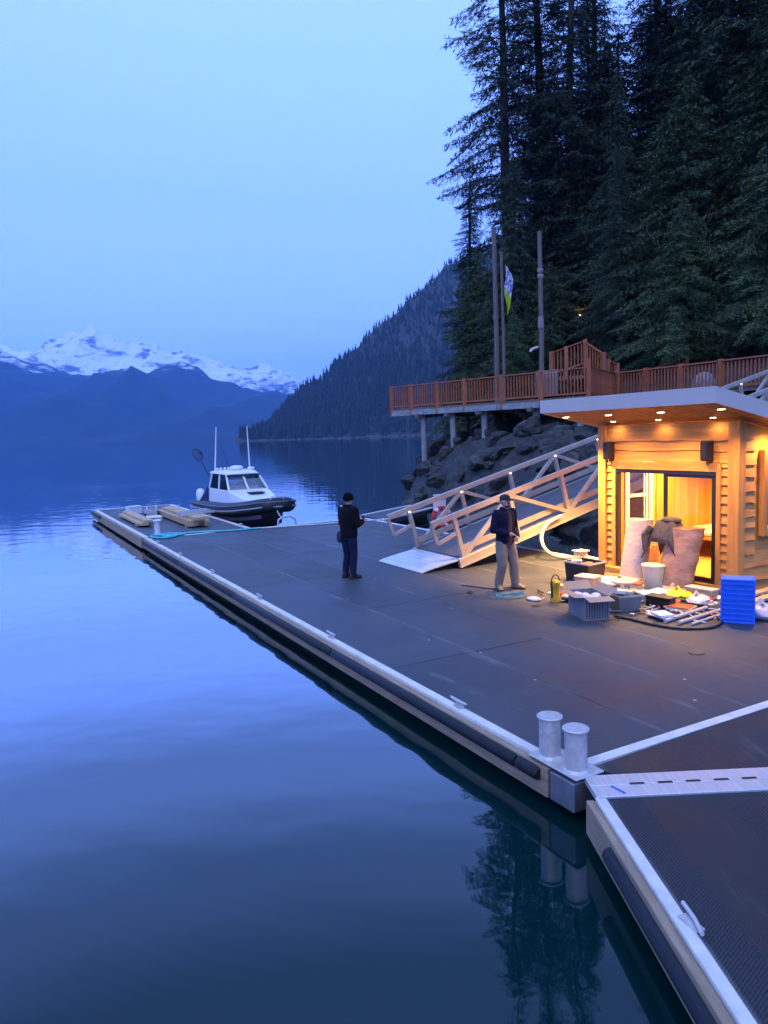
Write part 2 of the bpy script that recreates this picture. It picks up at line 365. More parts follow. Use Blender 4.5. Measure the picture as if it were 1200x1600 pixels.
# ------------------------------------------------------------------ forested hill across the water
HILL = [(-205, 0), (-189, 8), (-174, 16), (-152, 42), (-118, 73), (-91, 86), (-72, 103), (-62, 117), (-33, 137), (-17, 154), (9, 173), (39, 192), (45, 205), (72, 221), (93, 238), (105, 255), (140, 267), (208, 302), (305, 336), (497, 366), (900, 420)]
def hill_z(x, y):
    k = (y - hill_shore(x)) / (1150 - hill_shore(x))
    c = interp(HILL, x - (1150 - min(y, 1150)) * 0.17 if x < 0 else x - (1150 - min(y, 1150)) * 0.17 * max(0, 1 - x / 60))
    if k <= 0: return -2.0
    z = c * min(1.0, k) ** 0.85 if k <= 1 else c * max(0.0, 1 - (k - 1) * 0.6)
    return z + min(1, k * 6) * (7 * fbm(x / 60.0, y / 60.0, 2.0, 3))  * (0.25 if k > 0.9 else 1)
def hill_shore(x): return 925 - (x + 153) * 0.55 if x < 60 else 808 - (x - 60) * 0.9
def make_hill():
    m = M('hill_ground', (0.030, 0.034, 0.026), 0.95, 0, 0.4, 0.05, col2=(0.085, 0.085, 0.08), contrast=(0.62, 0.72))
    nx, ny = 120, 60; vv = []
    for j in range(ny):
        for i in range(nx):
            x = -205 + 900 * i / (nx - 1); y = hill_shore(x) - 4 + (1500 - hill_shore(x)) * j / (ny - 1); vv.append((x, y, hill_z(x, y)))
    ff = [(j * nx + i, j * nx + i + 1, (j + 1) * nx + i + 1, (j + 1) * nx + i) for j in range(ny - 1) for i in range(nx - 1)]
    me = bpy.data.meshes.new('hill'); me.from_pydata(vv, [], ff); me.materials.append(m); me.update()
    tag(link(bpy.data.objects.new('hill', me)), kind='structure')
    rng = random.Random(5); vv, ff = [], []; n = 0
    while n < 6500:
        x = rng.uniform(-200, 420); y = hill_shore(x) + rng.random() ** 1.3 * (1185 - hill_shore(x)) + 1.5
        z = hill_z(x, y)
        if z < 1.2: continue
        if fbm(x / 45.0, z / 30.0, 9.0, 2) < -0.62: continue
        k = len(vv); hgt = rng.uniform(9, 21) * (0.62 if z > 110 else 1.0); r = hgt * rng.uniform(0.13, 0.20); a0 = rng.random() * 6
        for (zz, rr) in ((0.08, 1.0), (0.36, 0.74), (0.64, 0.45)):
            for q in range(5):
                a = a0 + q * 1.2566 + rng.uniform(-.2, .2); w = r * rr * rng.uniform(0.7, 1.25); vv.append((x + w * cos(a), y + w * sin(a), z + hgt * (zz + rng.uniform(-.03, .03))))
        for zz in (0.55, 0.8, 1.0): vv.append((x + rng.uniform(-.2, .2), y, z + hgt * zz))
        for t in range(3):
            for q in range(5): ff.append((k + t * 5 + q, k + t * 5 + (q + 1) % 5, k + 15 + t))
        n += 1
    mt = M('far_conifers', (0.018, 0.030, 0.020), 0.95, 0, 0.5, 0.12, spec=0.1, col2=(0.05, 0.065, 0.04), contrast=(0.3, 0.75))
    me = bpy.data.meshes.new('hill_forest'); me.from_pydata(vv, [], ff); me.materials.append(mt); me.update()
    tag(link(bpy.data.objects.new('hill_forest', me)), 'conifer forest covering the hill across the water', 'forest', kind='stuff')
    # pale boulders along the waterline of the hill
    mb = MB()
    for i in range(150):
        x = rng.uniform(-152, 60); y = hill_shore(x) + rng.uniform(-3, 2); mb.ell((x, y, 0.4), (rng.uniform(.8, 3.0), rng.uniform(.8, 2), rng.uniform(0.4, 1.5)), 6, 4, Matrix.Rotation(rng.random() * 3, 3, 'Z'))
    tag(mb.build('hill_shore_stones', M('pale_shore_rock', (0.10, 0.10, 0.095), 0.9)), 'pale stones along the far waterline', 'stones', kind='stuff')
make_hill()

# ------------------------------------------------------------------ hillside and rocky shore
SHORE = [(60, -2), (30, 10), (13.5, 17.6), (8.0, 21.2), (4.3, 25.8), (1.9, 31.0), (1.0, 35.0), (1.6, 40), (3.4, 48), (6, 62), (9, 85), (14, 120), (30, 170)]
def shore_d(x, y):
    best = 1e9; sg = 1
    for (ax, ay), (bx, by) in zip(SHORE, SHORE[1:]):
        dx, dy = bx - ax, by - ay; k = max(0, min(1, ((x - ax) * dx + (y - ay) * dy) / (dx * dx + dy * dy)))
        px, py = x - ax - dx * k, y - ay - dy * k; d = hypot(px, py)
        if d < best: best = d; sg = 1 if (dx * (y - ay) - dy * (x - ax)) < 0 else -1
    return best * sg
GP = [(-6, -3.0), (-1.5, -0.9), (0, 0.0), (0.9, 1.7), (2.0, 2.8), (4.5, 3.25), (8, 4.0), (14, 6.8), (24, 13.5), (40, 25), (70, 47), (110, 70)]
def ground_z(x, y):
    d = shore_d(x, y); z = interp(GP, d)
    a = max(0, min(1, (d + 1) / 3)); rough = 1.0 if d < 9 else 0.6
    z += a * rough * (0.55 * fbm(x / 2.6, y / 2.6, 1.0, 4))
    return z
def make_shore():
    m_ground = M('forest_floor', (0.035, 0.030, 0.022), 0.95, 0, 0.4, 1.2, 0.5, 6)
    m_rock = M('shore_rock', (0.016, 0.018, 0.015), 0.75, 0, 0.4, 2.6, 1.0, 5.0, stretch=(1, 1, 1.8), col2=(0.10, 0.095, 0.085), contrast=(0.46, 0.76), rnd=.3)
    def patch(name, x0, x1, y0, y1, st, mat, keep):
        nx, ny = int((x1 - x0) / st) + 1, int((y1 - y0) / st) + 1
        zz = [[None] * nx for _ in range(ny)]; dd = [[0] * nx for _ in range(ny)]
        for j in range(ny):
            for i in range(nx):
                x, y = x0 + i * st, y0 + j * st; dd[j][i] = shore_d(x, y); zz[j][i] = ground_z(x, y)
        idx = {}; vv = []; ff = []
        def vid(i, j):
            if (i, j) not in idx: idx[(i, j)] = len(vv); vv.append((x0 + i * st, y0 + j * st, zz[j][i] + keep[2]))
            return idx[(i, j)]
        for j in range(ny - 1):
            for i in range(nx - 1):
                d = dd[j][i]
                if keep[0] <= d <= keep[1]: ff.append((vid(i, j), vid(i + 1, j), vid(i + 1, j + 1), vid(i, j + 1)))
        me = bpy.data.meshes.new(name); me.from_pydata(vv, [], ff); me.materials.append(mat); me.update()
        return tag(link(bpy.data.objects.new(name, me)), kind='structure')
    patch('hillside', -2, 90, -4, 150, 1.6, m_ground, (6.5, 200, -0.25))
    rocks = patch('rocky_shore', -2, 24, 12, 62, 0.45, m_rock, (-3.5, 11, 0))
    protos = []
    for k in range(6):
        bm = bmesh.new(); bmesh.ops.create_icosphere(bm, subdivisions=3, radius=1.0); rg = random.Random(k)
        cuts = [(Vector((rg.uniform(-1, 1), rg.uniform(-1, 1), rg.uniform(-1, 1))).normalized(), rg.uniform(0.35, 0.75)) for _ in range(11)]
        for v in bm.verts:
            for nrm, dd in cuts:
                q = v.co.dot(nrm)
                if q > dd: v.co -= nrm * (q - dd) * 0.9
            v.co *= 1 + 0.10 * noise.noise(v.co * 2.2 + Vector((k * 9, 0, 0))) + 0.09 * noise.noise(v.co * 6 + Vector((k * 9, 0, 0)))
        me = bpy.data.meshes.new('boulder'); bm.to_mesh(me); bm.free(); me.materials.append(m_rock); protos.append(me)
    rg = random.Random(11); n = 0
    while n < 290:
        x, y = rg.uniform(-1, 15), rg.uniform(17, 42); d = shore_d(x, y)
        if d < -0.8 or d > 7.5: continue
        sc = rg.uniform(0.22, 0.6) * (1.4 if rg.random() < 0.2 else 1)
        o = inst('boulder', protos[n % 6], rocks, (x, y, ground_z(x, y) + sc * 0.12)); n += 1
        o.rotation_euler = (rg.uniform(-.5, .5), rg.uniform(-.5, .5), rg.random() * 6); o.scale = (sc * rg.uniform(.8, 1.6), sc * rg.uniform(.8, 1.3), sc * rg.uniform(0.6, 1.0))
make_shore()

# ------------------------------------------------------------------ floating docks
def cleat_mesh():
    mb = MB(); mb.box((0, 0, 0.01), (0.06, 0.12, 0.02)); mb.tube([(0, -0.03, 0.02), (0, -0.03, 0.06)], 0.014, 8); mb.tube([(0, 0.03, 0.02), (0, 0.03, 0.06)], 0.014, 8)
    mb.tube([(0, -0.15, 0.075), (0, -0.08, 0.066), (0, 0.08, 0.066), (0, 0.15, 0.075)], [0.010, 0.017, 0.017, 0.010], 8)
    return mb.mesh('cleat', m_galv, smooth=True)
CLEAT = cleat_mesh()

def fender(mb, x, y0, y1, z, out=-1):        # D-shaped rubber strip running along y
    rings = []
    for yy, k in ((y0, 0.82), (y0 + 0.025, 1.0), (y1 - 0.025, 1.0), (y1, 0.82)):
        rings.append([Vector((x + out * (0.0 + 0.065 * k * max(0, cos(a)) + 0.002), yy, z + 0.062 * k * sin(a))) for a in [radians(q) for q in (-90, -60, -30, 0, 30, 60, 90)]])
    mb.loft(rings)

def main_dock():
    D = Dock('floating_dock', 3.8, 9.0, 0.0, 'wide dark rubber-decked main dock with pale timber sides, carrying the cabin', 'dock')
    rows = [0.12, 1.38, 2.60, 3.82, 5.04, 6.26, 7.44]
    cuts = [[0.18, 3.40, 9.52, 15.62, 18.62], [0.18, 3.37, 6.40, 9.50, 15.60, 18.62], [0.18, 6.45, 12.55, 18.62], [0.18, 3.5, 9.6, 15.7, 18.62], [0.18, 6.2, 12.3, 18.62], [0.18, 3.6, 9.4, 14.0, 18.62]]
    for i in range(6):
        for a, b in zip(cuts[i], cuts[i][1:]):
            mb = MB(); mb.bb(rows[i] + 0.007, rows[i + 1] - 0.007, a + 0.009, b - 0.009, DECK - 0.03, DECK)
            D.part('deck_panel', mb, m_deck)
    for a, b in ((-3.5, 0.02), (0.18, 3.4), (3.4, 7.1)):
        D.part('deck_panel', MB().bb(7.64, 11.8, a + .005, b - .005, DECK - 0.03, DECK - 0.001), m_deck)
    D.part('float_hull', MB().bb(0.10, 7.55, 0.25, 18.5, -0.35, DECK - 0.032).bb(7.56, 11.6, -3.4, 7.0, -0.35, DECK - 0.033), m_float)
    # aluminium edging
    D.part('edge_strip', MB().bb(0.0, 0.12, 0.25, 18.70, DECK - 0.07, DECK + 0.008).bb(0.0, 0.03, 0.25, 18.70, DECK + 0.0085, DECK + 0.022), m_alu_dull, bevel=0.004)
    D.part('edge_strip', MB().bb(0.16, 11.8, 0.06, 0.175, DECK - 0.06, DECK + 0.006), m_alu_dull, bevel=0.004)
    D.part('edge_strip', MB().bb(7.45, 7.58, 7.12, 18.70, DECK - 0.06, DECK + 0.010), m_alu_dull, bevel=0.004)
    D.part('edge_strip', MB().bb(0.16, 7.44, 18.63, 18.76, DECK - 0.06, DECK + 0.007), m_alu_dull, bevel=0.004)
    D.part('edge_strip', MB().bb(7.59, 11.8, 7.12, 7.24, DECK - 0.06, DECK + 0.006), m_alu_dull, bevel=0.004)
    ys = [0.22, 4.9, 9.7, 14.3, 18.72]
    for a, b in zip(ys, ys[1:]):
        D.part('fascia_timber', MB().bb(-0.075, -0.005, a + 0.004, b - 0.004, 0.10, DECK - 0.015), m_timber, bevel=0.006)
    D.part('fascia_timber', MB().bb(7.59, 7.67, 7.25, 18.7, 0.10, DECK - 0.02), m_timber); D.part('fascia_timber', MB().bb(0.0, 7.58, 18.77, 18.85, 0.10, DECK - 0.02), m_timber)
    fy = [0.30, 0.62, 4.7, 9.3, 13.9, 18.6]
    for a, b in zip(fy, fy[1:]):
        mb = MB(); fender(mb, -0.077, a + 0.01, b - 0.01, 0.288); D.part('fender', mb, m_rubber, smooth=True)
    for s in (1.82, 5.12, 8.30, 11.44, 14.45, 17.2):
        inst('cleat', CLEAT, D.e, (0.085 - 3.8, s - 9.0, DECK + 0.008))
    for s, t in ((2.05, 1.33), (3.3, 1.45), (0.6, 2.3), (1.1, 2.75), (4.2, 1.2), (5.6, 2.52), (7.3, 1.40), (8.6, 2.66), (10.4, 1.33), (6.3, 3.88)):
        D.part('screw_plate', MB().box((t, s, DECK + 0.002), (0.022, 0.03, 0.004), 0.4), m_galv)
    # corner bracket below the bollards
    D.part('corner_bracket', MB().bb(-0.07, 0.20, -0.10, 0.20, 0.10, DECK - 0.02), m_steel, bevel=0.01)
    D.part('hatch_disc', MB().lathe([(0.10, DECK - 0.01), (0.10, DECK + 0.012), (0.085, DECK + 0.016)], 20, (3.7, 1.7, 0)), M('rusty_disc', (0.20, 0.11, 0.06), 0.8), smooth=True)
    D.part('hatch_disc', MB().lathe([(0.08, DECK - 0.01), (0.08, DECK + 0.006), (0.07, DECK + 0.009)], 18, (3.74, 4.88, 0)), m_rubber, smooth=True)
main_dock()

def bollards():
    D = Dock('twin_bollard', 0.06, 0.17, DECK, 'pair of galvanised steel mooring bollards on the near dock corner', 'bollard')
    z = DECK + 0.008
    D.part('base_plate', MB().bb(-0.06, 0.26, -0.12, 0.50, z, z + 0.02), m_galv, bevel=0.006)
    for s in (0.02, 0.35):
        p = D.part('post', MB().lathe([(0.118, z + 0.02), (0.112, z + 0.032), (0.096, z + 0.045), (0.094, z + 0.36), (0.094, z + 0.375)], 28, (0.07, s, 0)), m_galv, smooth=True)
        D.part('cap', MB().lathe([(0.094, z + 0.374), (0.113, z + 0.378), (0.115, z + 0.390), (0.108, z + 0.397), (0.02, z + 0.399)], 28, (0.07, s, 0)), m_galv, parent=p, smooth=True)
bollards()

def far_dock():
    D = Dock('floating_dock', 1.7, 24.6, 0.0, 'narrow far dock section with lumber stacked on it beside the boat', 'dock')
    ss = [18.95, 22.8, 26.6, 30.4]
    for a, b in zip(ss, ss[1:]):
        for x0, x1 in ((0.14, 1.70), (1.70, 3.26)):
            D.part('deck_panel', MB().bb(x0 + .004, x1 - .004, a + .004, b - .004, DECK - 0.03, DECK), m_deck)
    D.part('float_hull', MB().bb(0.1, 3.3, 19.0, 30.35, -0.35, DECK - 0.032), m_float)
    D.part('edge_strip', MB().bb(0.0, 0.135, 18.9, 30.45, DECK - 0.06, DECK + 0.02), m_alu_dull); D.part('edge_strip', MB().bb(3.265, 3.40, 18.9, 30.45, DECK - 0.06, DECK + 0.02), m_alu_dull)
    D.part('edge_strip', MB().bb(0.14, 3.26, 30.41, 30.52, DECK - 0.06, DECK + 0.018), m_alu_dull)
    for a, b in ((18.88, 22.6), (22.6, 27.2), (27.2, 30.5)):
        D.part('fascia_timber', MB().bb(-0.10, -0.004, a + .004, b - .004, 0.07, DECK + 0.012), m_timber, bevel=0.006)
    mb = MB(); fender(mb, -0.102, 27.6, 30.4, 0.30); D.part('fender', mb, m_rubber, smooth=True)
    D.part('fascia_timber', MB().bb(3.405, 3.48, 18.95, 30.5, 0.08, DECK), m_timber)
    for s in (19.6, 23.5, 28.6): inst('cleat', CLEAT, D.e, (3.33 - 1.7, s - 24.6, DECK + 0.02))
far_dock()

m_hinge = M('hinge_aluminium', (0.72, 0.70, 0.68), 0.3, 0.45, 0.12, 5, 0.25, 9, stretch=(6, .4, 1))
def near_dock():
    ang = radians(1.5); pv = Vector((1.60, 5.60, 0)) - Matrix.Rotation(ang, 3, 'Z') @ Vector((1.60 - 3.2, 5.60 - 2.0, 0))
    e = empty('floating_dock', pv, ang, 'near dock with chevron rubber deck and long black side fender', 'dock')
    o = (3.2, 2.0, 0.0); k = 0.012                       # the side runs almost straight at the viewer
    X0, Y1 = 1.60, 5.60
    for i in range(4):
        for a, b in ((-3.0, 1.38), (1.40, Y1 - 0.02)):
            MB().bb(X0 + (0.17 if i else 0.09) + i * 1.22, X0 + 0.16 + (i + 1) * 1.22 + 0.005, a, b, DECK - 0.03, DECK).build('deck_panel', m_deck_near, e, o)
    MB().bb(X0 + 0.06, 6.6, -3.0, Y1 - 0.1, -0.35, DECK - 0.035).build('float_hull', m_float, e, o)
    MB().bb(X0, X0 + 0.088, -3.0, Y1 - 0.02, DECK - 0.05, DECK + 0.008).bb(X0, X0 + 0.02, -3.0, Y1 - 0.02, DECK + 0.0085, DECK + 0.02).build('edge_strip', m_alu_dull, e, o, bevel=0.004)
    for a, b in ((-3.0, 1.9), (1.9, Y1)):
        MB().bb(X0 - 0.07, X0 - 0.004, a + .004, b - .004, 0.09, DECK - 0.012).build('fascia_timber', m_timber, e, o, bevel=0.006)
    for a, b in ((-2.9, 5.02),):
        mb = MB(); fender(mb, X0 - 0.072, a, b, 0.262); mb.build('fender', m_rubber, e, o, smooth=True)
    c = MB(); c.box((X0 + 0.09, 4.06, DECK + 0.015), (0.06, 0.16, 0.012), 0.3).tube([(X0 + 0.09, 3.92, DECK + 0.045), (X0 + 0.11, 4.06, DECK + 0.04), (X0 + 0.10, 4.2, DECK + 0.05)], 0.014, 8); c.build('cleat', m_galv, e, o, smooth=True)
    # hinge plate joining the docks: two long leaves with a slotted pin line
    y = Y1
    MB().bb(X0 + 0.02, 7.0, y - 0.015, y + 0.17, DECK - 0.04, DECK + 0.016).build('hinge_plate', m_hinge, e, o, bevel=0.004)
    MB().bb(X0 + 0.02, 7.0, y + 0.18, y + 0.36, DECK - 0.04, DECK + 0.014).build('hinge_plate', m_hinge, e, o, bevel=0.004)
    for i in range(22):
        MB().bb(X0 + 0.35 + i * 0.235, X0 + 0.47 + i * 0.235, y + 0.162, y + 0.192, DECK + 0.010, DECK + 0.019).build('hinge_knuckle', m_dark, e, o)
    MB().box((X0 + 0.22, y + 0.085, DECK + 0.018), (0.022, 0.15, 0.003), 0.5).build('tape_mark', M('blue_tape', (0.02, 0.12, 0.6), 0.5), e, o)
    # triangular infill deck between the hinge and the main dock
    a, b, c_ = W(0.30, 0.015), W(5.2, 0.015), None
    poly = [(X0 + 0.12, y + 0.365), (7.0, y + 0.365), (7.0, 8.60), (a.x + 4.6, a.y + 4.6 * T_.y / T_.x - 0.0), (a.x, a.y + 0.0)]
    q = [(X0 + 0.30, y + 0.37), (6.6, y + 0.37), (b.x, b.y), (a.x, a.y)]
    MB().prism(q, DECK - 0.03, DECK - 0.002).build('infill_panel', m_deck_near, e, o)
near_dock()

def wing_dock():
    D = Dock('floating_dock', 9.4, 19.4, 0.0, 'small angled dock wing behind the lower end of the gangway', 'dock')
    q = [(7.9, 19.5), (7.7, 17.6), (11.2, 19.9), (11.0, 21.3)]
    D.part('deck_panel', MB().prism(q, DECK - 0.2, DECK - 0.004), m_deck)
    D.part('edge_strip', MB().beam((7.9, 19.5, DECK), (11.0, 21.3, DECK), 0.12, 0.05), m_alu_dull)
    D.part('edge_strip', MB().beam((7.72, 17.6, DECK), (11.2, 19.9, DECK), 0.12, 0.05), m_alu_dull)
    D.part('float_hull', MB().prism([(8.0, 19.3), (7.9, 17.9), (11.0, 20.0), (10.9, 21.0)], -0.3, DECK - 0.21), m_float)
wing_dock()

# ------------------------------------------------------------------ cabin
WARM = (1.0, 0.53, 0.15)
def roof_z(t): return 3.63 - 0.2 * (t - 5.75)        # underside of the roof
def lamp(D, t, s, z, power, size=1.0, spot=True, cone=150):
    body = D.part('downlight', MB().lathe([(0.07 * size, z + 0.012), (0.078 * size, z - 0.004), (0.063 * size, z - 0.007)], 16, (t, s, 0)), m_dark, smooth=True)
    D.part('lens', MB().lathe([(0.062 * size, z - 0.006), (0.054 * size, z - 0.012), (0.01, z - 0.015)], 16, (t, s, 0)), m_lens, parent=body, smooth=True)
    ld = bpy.data.lights.new('downlight_light', 'SPOT' if spot else 'POINT'); ld.energy = power; ld.color = WARM; ld.shadow_soft_size = 0.05
    if spot: ld.spot_size = radians(cone); ld.spot_blend = 0.8
    lo = bpy.data.objects.new('downlight_light', ld); link(lo, D.e); lo.location = (t - D.o[0], s - D.o[1], z - 0.07 - D.o[2])
m_lens = EM('lamp_lens', (1.0, 0.72, 0.36), 30)
m_glass = GL('window_glass')
def live_plank(D, name, axis, fixed, u0, u1, z0, z1, out, mat, seed, amp=0.02, parent=None, lap=0.055):
    # lapped live-edge board; axis 'y' lies in a plane of constant t, axis 'x' in one of constant s; out = outward sign
    n = max(2, int((u1 - u0) / 0.07)); A, B, C2, E2 = [], [], [], []
    for i in range(n + 1):
        u = u0 + (u1 - u0) * i / n
        w = amp * (noise.noise((u * 1.6, seed, 0)) * 1.5 + 0.6 * noise.noise((u * 5.0, seed, 3)))
        zb = z0 + w
        for L_, off, zz in ((A, lap, zb), (B, 0.015, z1), (C2, 0.0, zb + 0.004), (E2, 0.0, z1)):
            p = fixed + out * off
            L_.append((p, u, zz) if axis == 'y' else (u, p, zz))
    rings = [[Vector(A[i]), Vector(B[i]), Vector(E2[i]), Vector(C2[i])] for i in range(n + 1)]
    return D.part(name, MB().loft(rings), mat, parent=parent)

def cabin():
    D = Dock('cabin', 8.7, 5.1, DECK, 'small cedar cabin with shed roof and warm downlights, glass sliding door at front', 'cabin')
    P = D.part
    zt = lambda t: roof_z(t) - 0.012
    # corner posts and door trim
    for s0, s1 in ((6.52, 6.72), (3.48, 3.70)):
        P('corner_post', MB().bb(6.965, 7.15, s0, s1, DECK, zt(7.15)), m_cedar_z, bevel=0.008)
    for s0, s1 in ((6.52, 6.72), (3.48, 3.70)):
        P('corner_post', MB().bb(10.2, 10.4, s0, s1, DECK, zt(10.4)), m_cedar_z, bevel=0.008)
    P('door_trim', MB().bb(6.985, 7.12, 6.27, 6.37, DECK + 0.10, 2.62), m_cedar_z, bevel=0.006); P('door_trim', MB().bb(6.985, 7.12, 3.85, 3.94, DECK + 0.10, 2.62), m_cedar_z, bevel=0.006)
    P('door_trim', MB().bb(6.982, 7.12, 3.941, 6.269, 2.47, 2.62), m_cedar_y, bevel=0.006)
    P('sill_step', MB().bb(6.86, 7.2, 3.72, 6.50, DECK, DECK + 0.10), m_cedar_y, bevel=0.008)
    # wall cores
    wc = m_cedar_y
    P('wall', MB().bb(7.06, 7.12, 3.71, 6.51, 2.63, zt(7.12)), wc)
    P('wall', MB().bb(7.06, 7.12, 6.375, 6.515, DECK + .1, 2.625), wc); P('wall', MB().bb(7.06, 7.12, 3.705, 3.845, DECK + .1, 2.625), wc)
    # right wall with a window opening x 7.60-8.90, z 1.34-2.80
    def slant(x0, x1, y0, y1, z0):
        mb = MB(); mb.add([(x0, y0, z0), (x1, y0, z0), (x1, y1, z0), (x0, y1, z0), (x0, y0, zt(x0)), (x1, y0, zt(x1)), (x1, y1, zt(x1)), (x0, y1, zt(x0))],
                          [(0, 3, 2, 1), (4, 5, 6, 7), (0, 1, 5, 4), (1, 2, 6, 5), (2, 3, 7, 6), (3, 0, 4, 7)]); return mb
    P('wall', slant(7.16, 7.60, 3.56, 3.64, DECK), m_cedar_x); P('wall', slant(8.90, 10.19, 3.56, 3.64, DECK), m_cedar_x)
    P('wall', MB().bb(7.601, 8.899, 3.56, 3.64, DECK, 1.34), m_cedar_x); P('wall', slant(7.601, 8.899, 3.56, 3.64, 2.80), m_cedar_x)
    # left wall with a window opening x 7.62-8.30, z 1.15-2.42
    P('wall', slant(7.16, 7.62, 6.58, 6.66, DECK), m_cedar_x); P('wall', slant(8.30, 10.19, 6.58, 6.66, DECK), m_cedar_x)
    P('wall', MB().bb(7.621, 8.299, 6.58, 6.66, DECK, 1.15), m_cedar_x); P('wall', slant(7.621, 8.299, 6.58, 6.66, 2.55), m_cedar_x)
    P('wall', slant(10.3, 10.36, 3.71, 6.51, DECK), m_cedar_y)
    P('floor', MB().bb(7.13, 10.29, 3.65, 6.57, DECK + 0.01, DECK + 0.11), m_cedar_x)
    # front planks: three wide live-edge boards over the door, short ends beside it
    for i, (a, b) in enumerate(((3.02, 3.33), (2.83, 3.05), (2.62, 2.86))):
        live_plank(D, 'plank', 'y', 7.055, 3.705, 6.515, a, b, -1, m_cedar_y, 3.3 * i, 0.03, lap=0.044)
    zz = DECK + 0.10; i = 0; rg = random.Random(4)
    while zz < 2.58:
        h = rg.uniform(0.14, 0.19)
        live_plank(D, 'plank', 'y', 7.055, 3.708, 3.846, zz, min(zz + h + 0.03, 2.63), -1, m_cedar_y, i, 0.012); live_plank(D, 'plank', 'y', 7.055, 6.374, 6.513, zz, min(zz + h + 0.03, 2.63), -1, m_cedar_y, i + 30, 0.012)
        zz += h; i += 1
    # right wall planks, deeply lapped
    zz = DECK; i = 0
    while zz < 3.20:
        h = rg.uniform(0.19, 0.24); z1 = min(zz + h + 0.03, zt(7.3))
        spans = [(7.155, 10.19)] if (zz + h < 1.26 or zz > 2.86) else [(7.155, 7.46), (9.04, 10.19)]
        for a, b in spans:
            b2 = min(b, 5.75 + (3.63 - z1 - 0.02) / 0.2)
            if b2 > a + 0.1: live_plank(D, 'plank', 'x', 3.555, a, b2, zz, z1, -1, m_cedar_x, i + 60, 0.035)
        zz += h; i += 1
    zz = DECK + 0.05; i = 0
    while zz < 3.0:
        h = rg.uniform(0.19, 0.24); z1 = min(zz + h + 0.03, zt(8.5))
        for a, b in ([(7.155, 10.19)] if (zz + h < 1.1 or zz > 2.6) else [(7.155, 7.55), (8.40, 10.19)]):
            b2 = min(b, 5.75 + (3.63 - z1 - 0.02) / 0.2)
            if b2 > a + 0.1: live_plank(D, 'plank', 'x', 6.665, a, b2, zz, z1, 1, m_cedar_x, i + 90, 0.03)
        zz += h; i += 1
    # upright boards lining the inside of the left and back walls
    for i in range(16):
        x0 = 7.16 + i * 0.192; x1 = x0 + 0.186
        for z0, z1 in (([(DECK + .11, 1.10), (2.50, zt(x1) - .01)]) if (x1 > 7.56 and x0 < 8.36) else [(DECK + .11, zt(x1) - .01)]):
            P('lining_board', MB().bb(x0, x1, 6.555 - 0.004 * (i % 3), 6.579, z0, z1), m_cedar_z)
    for i in range(15):
        y0 = 3.72 + i * 0.186; P('lining_board', MB().bb(10.27 - 0.004 * (i % 2), 10.299, y0, y0 + 0.18, DECK + .11, zt(10.3) - .01), m_cedar_z)
    # windows
    def window(x0, x1, z0, z1, yc, dep, frame_mat, sill_out, zm):
        f = P('window', MB().bb(x0 - .07, x0 + .05, yc - dep, yc + dep, z0 - .07, z1 + .07).bb(x1 - .05, x1 + .07, yc - dep, yc + dep, z0 - .07, z1 + .07)
              .bb(x0 + .051, x1 - .051, yc - dep + .001, yc + dep - .001, z0 - .07, z0 + .05).bb(x0 + .051, x1 - .051, yc - dep + .001, yc + dep - .001, z1 - .05, z1 + .07), frame_mat, bevel=0.005)
        P('transom', MB().bb(x0 + .051, x1 - .051, yc - .03, yc + .03, zm - .03, zm + .03), m_winwhite, parent=f)
        P('pane', MB().bb(x0 + .05, x1 - .05, yc - .006, yc + .006, z0 + .05, zm - .03), m_glass, parent=f); P('pane', MB().bb(x0 + .05, x1 - .05, yc - .006, yc + .006, zm + .03, z1 - .05), m_glass, parent=f)
        P('sash', MB().bb(x0 + .051, x0 + .09, yc - .028, yc + .028, z0 + .051, z1 - .051).bb(x1 - .09, x1 - .051, yc - .028, yc + .028, z0 + .051, z1 - .051).bb(x0 + .091, x1 - .091, yc - .026, yc + .026, z0 + .051, z0 + .09).bb(x0 + .091, x1 - .091, yc - .026, yc + .026, z1 - .09, z1 - .051), m_winwhite, parent=f)
    m_winwhite = M('cream_window_frame', (0.78, 0.74, 0.64), 0.45, 0, 0.05)
    window(7.62, 8.30, 1.15, 2.50, 6.60, 0.075, m_winwhite, -1, 1.85)
    window(7.66, 8.86, 1.40, 2.76, 3.545, 0.10, m_cedar_z, 1, 2.12)
    # sliding door: black frame, fixed pane on the right, left half slid open
    df = P('sliding_door', MB().bb(7.0, 7.10, 3.945, 3.99, DECK + .101, 2.40).bb(7.0, 7.10, 6.22, 6.265, DECK + .101, 2.40).bb(6.995, 7.105, 3.945, 6.265, 2.401, 2.468).bb(7.0, 7.10, 3.991, 6.219, DECK + .101, DECK + .125), m_plast_b)
    P('door_stile', MB().bb(7.015, 7.055, 5.02, 5.09, DECK + .126, 2.40).bb(7.015, 7.055, 3.991, 4.04, DECK + .126, 2.40).bb(7.016, 7.054, 4.041, 5.019, 2.35, 2.399).bb(7.016, 7.054, 4.041, 5.019, DECK + .126, DECK + .19), m_plast_b, parent=df)
    P('pane', MB().bb(7.03, 7.04, 4.04, 5.02, DECK + .19, 2.35), m_glass, parent=df)
    # roof
    m_fascia = M('grey_metal_fascia', (0.60, 0.53, 0.46), 0.5, 0.0, 0.05, 2)
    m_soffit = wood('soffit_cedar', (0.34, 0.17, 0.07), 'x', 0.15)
    TF, TB, SL, SR = 5.75, 11.0, 7.08, 3.02
    rz = roof_z
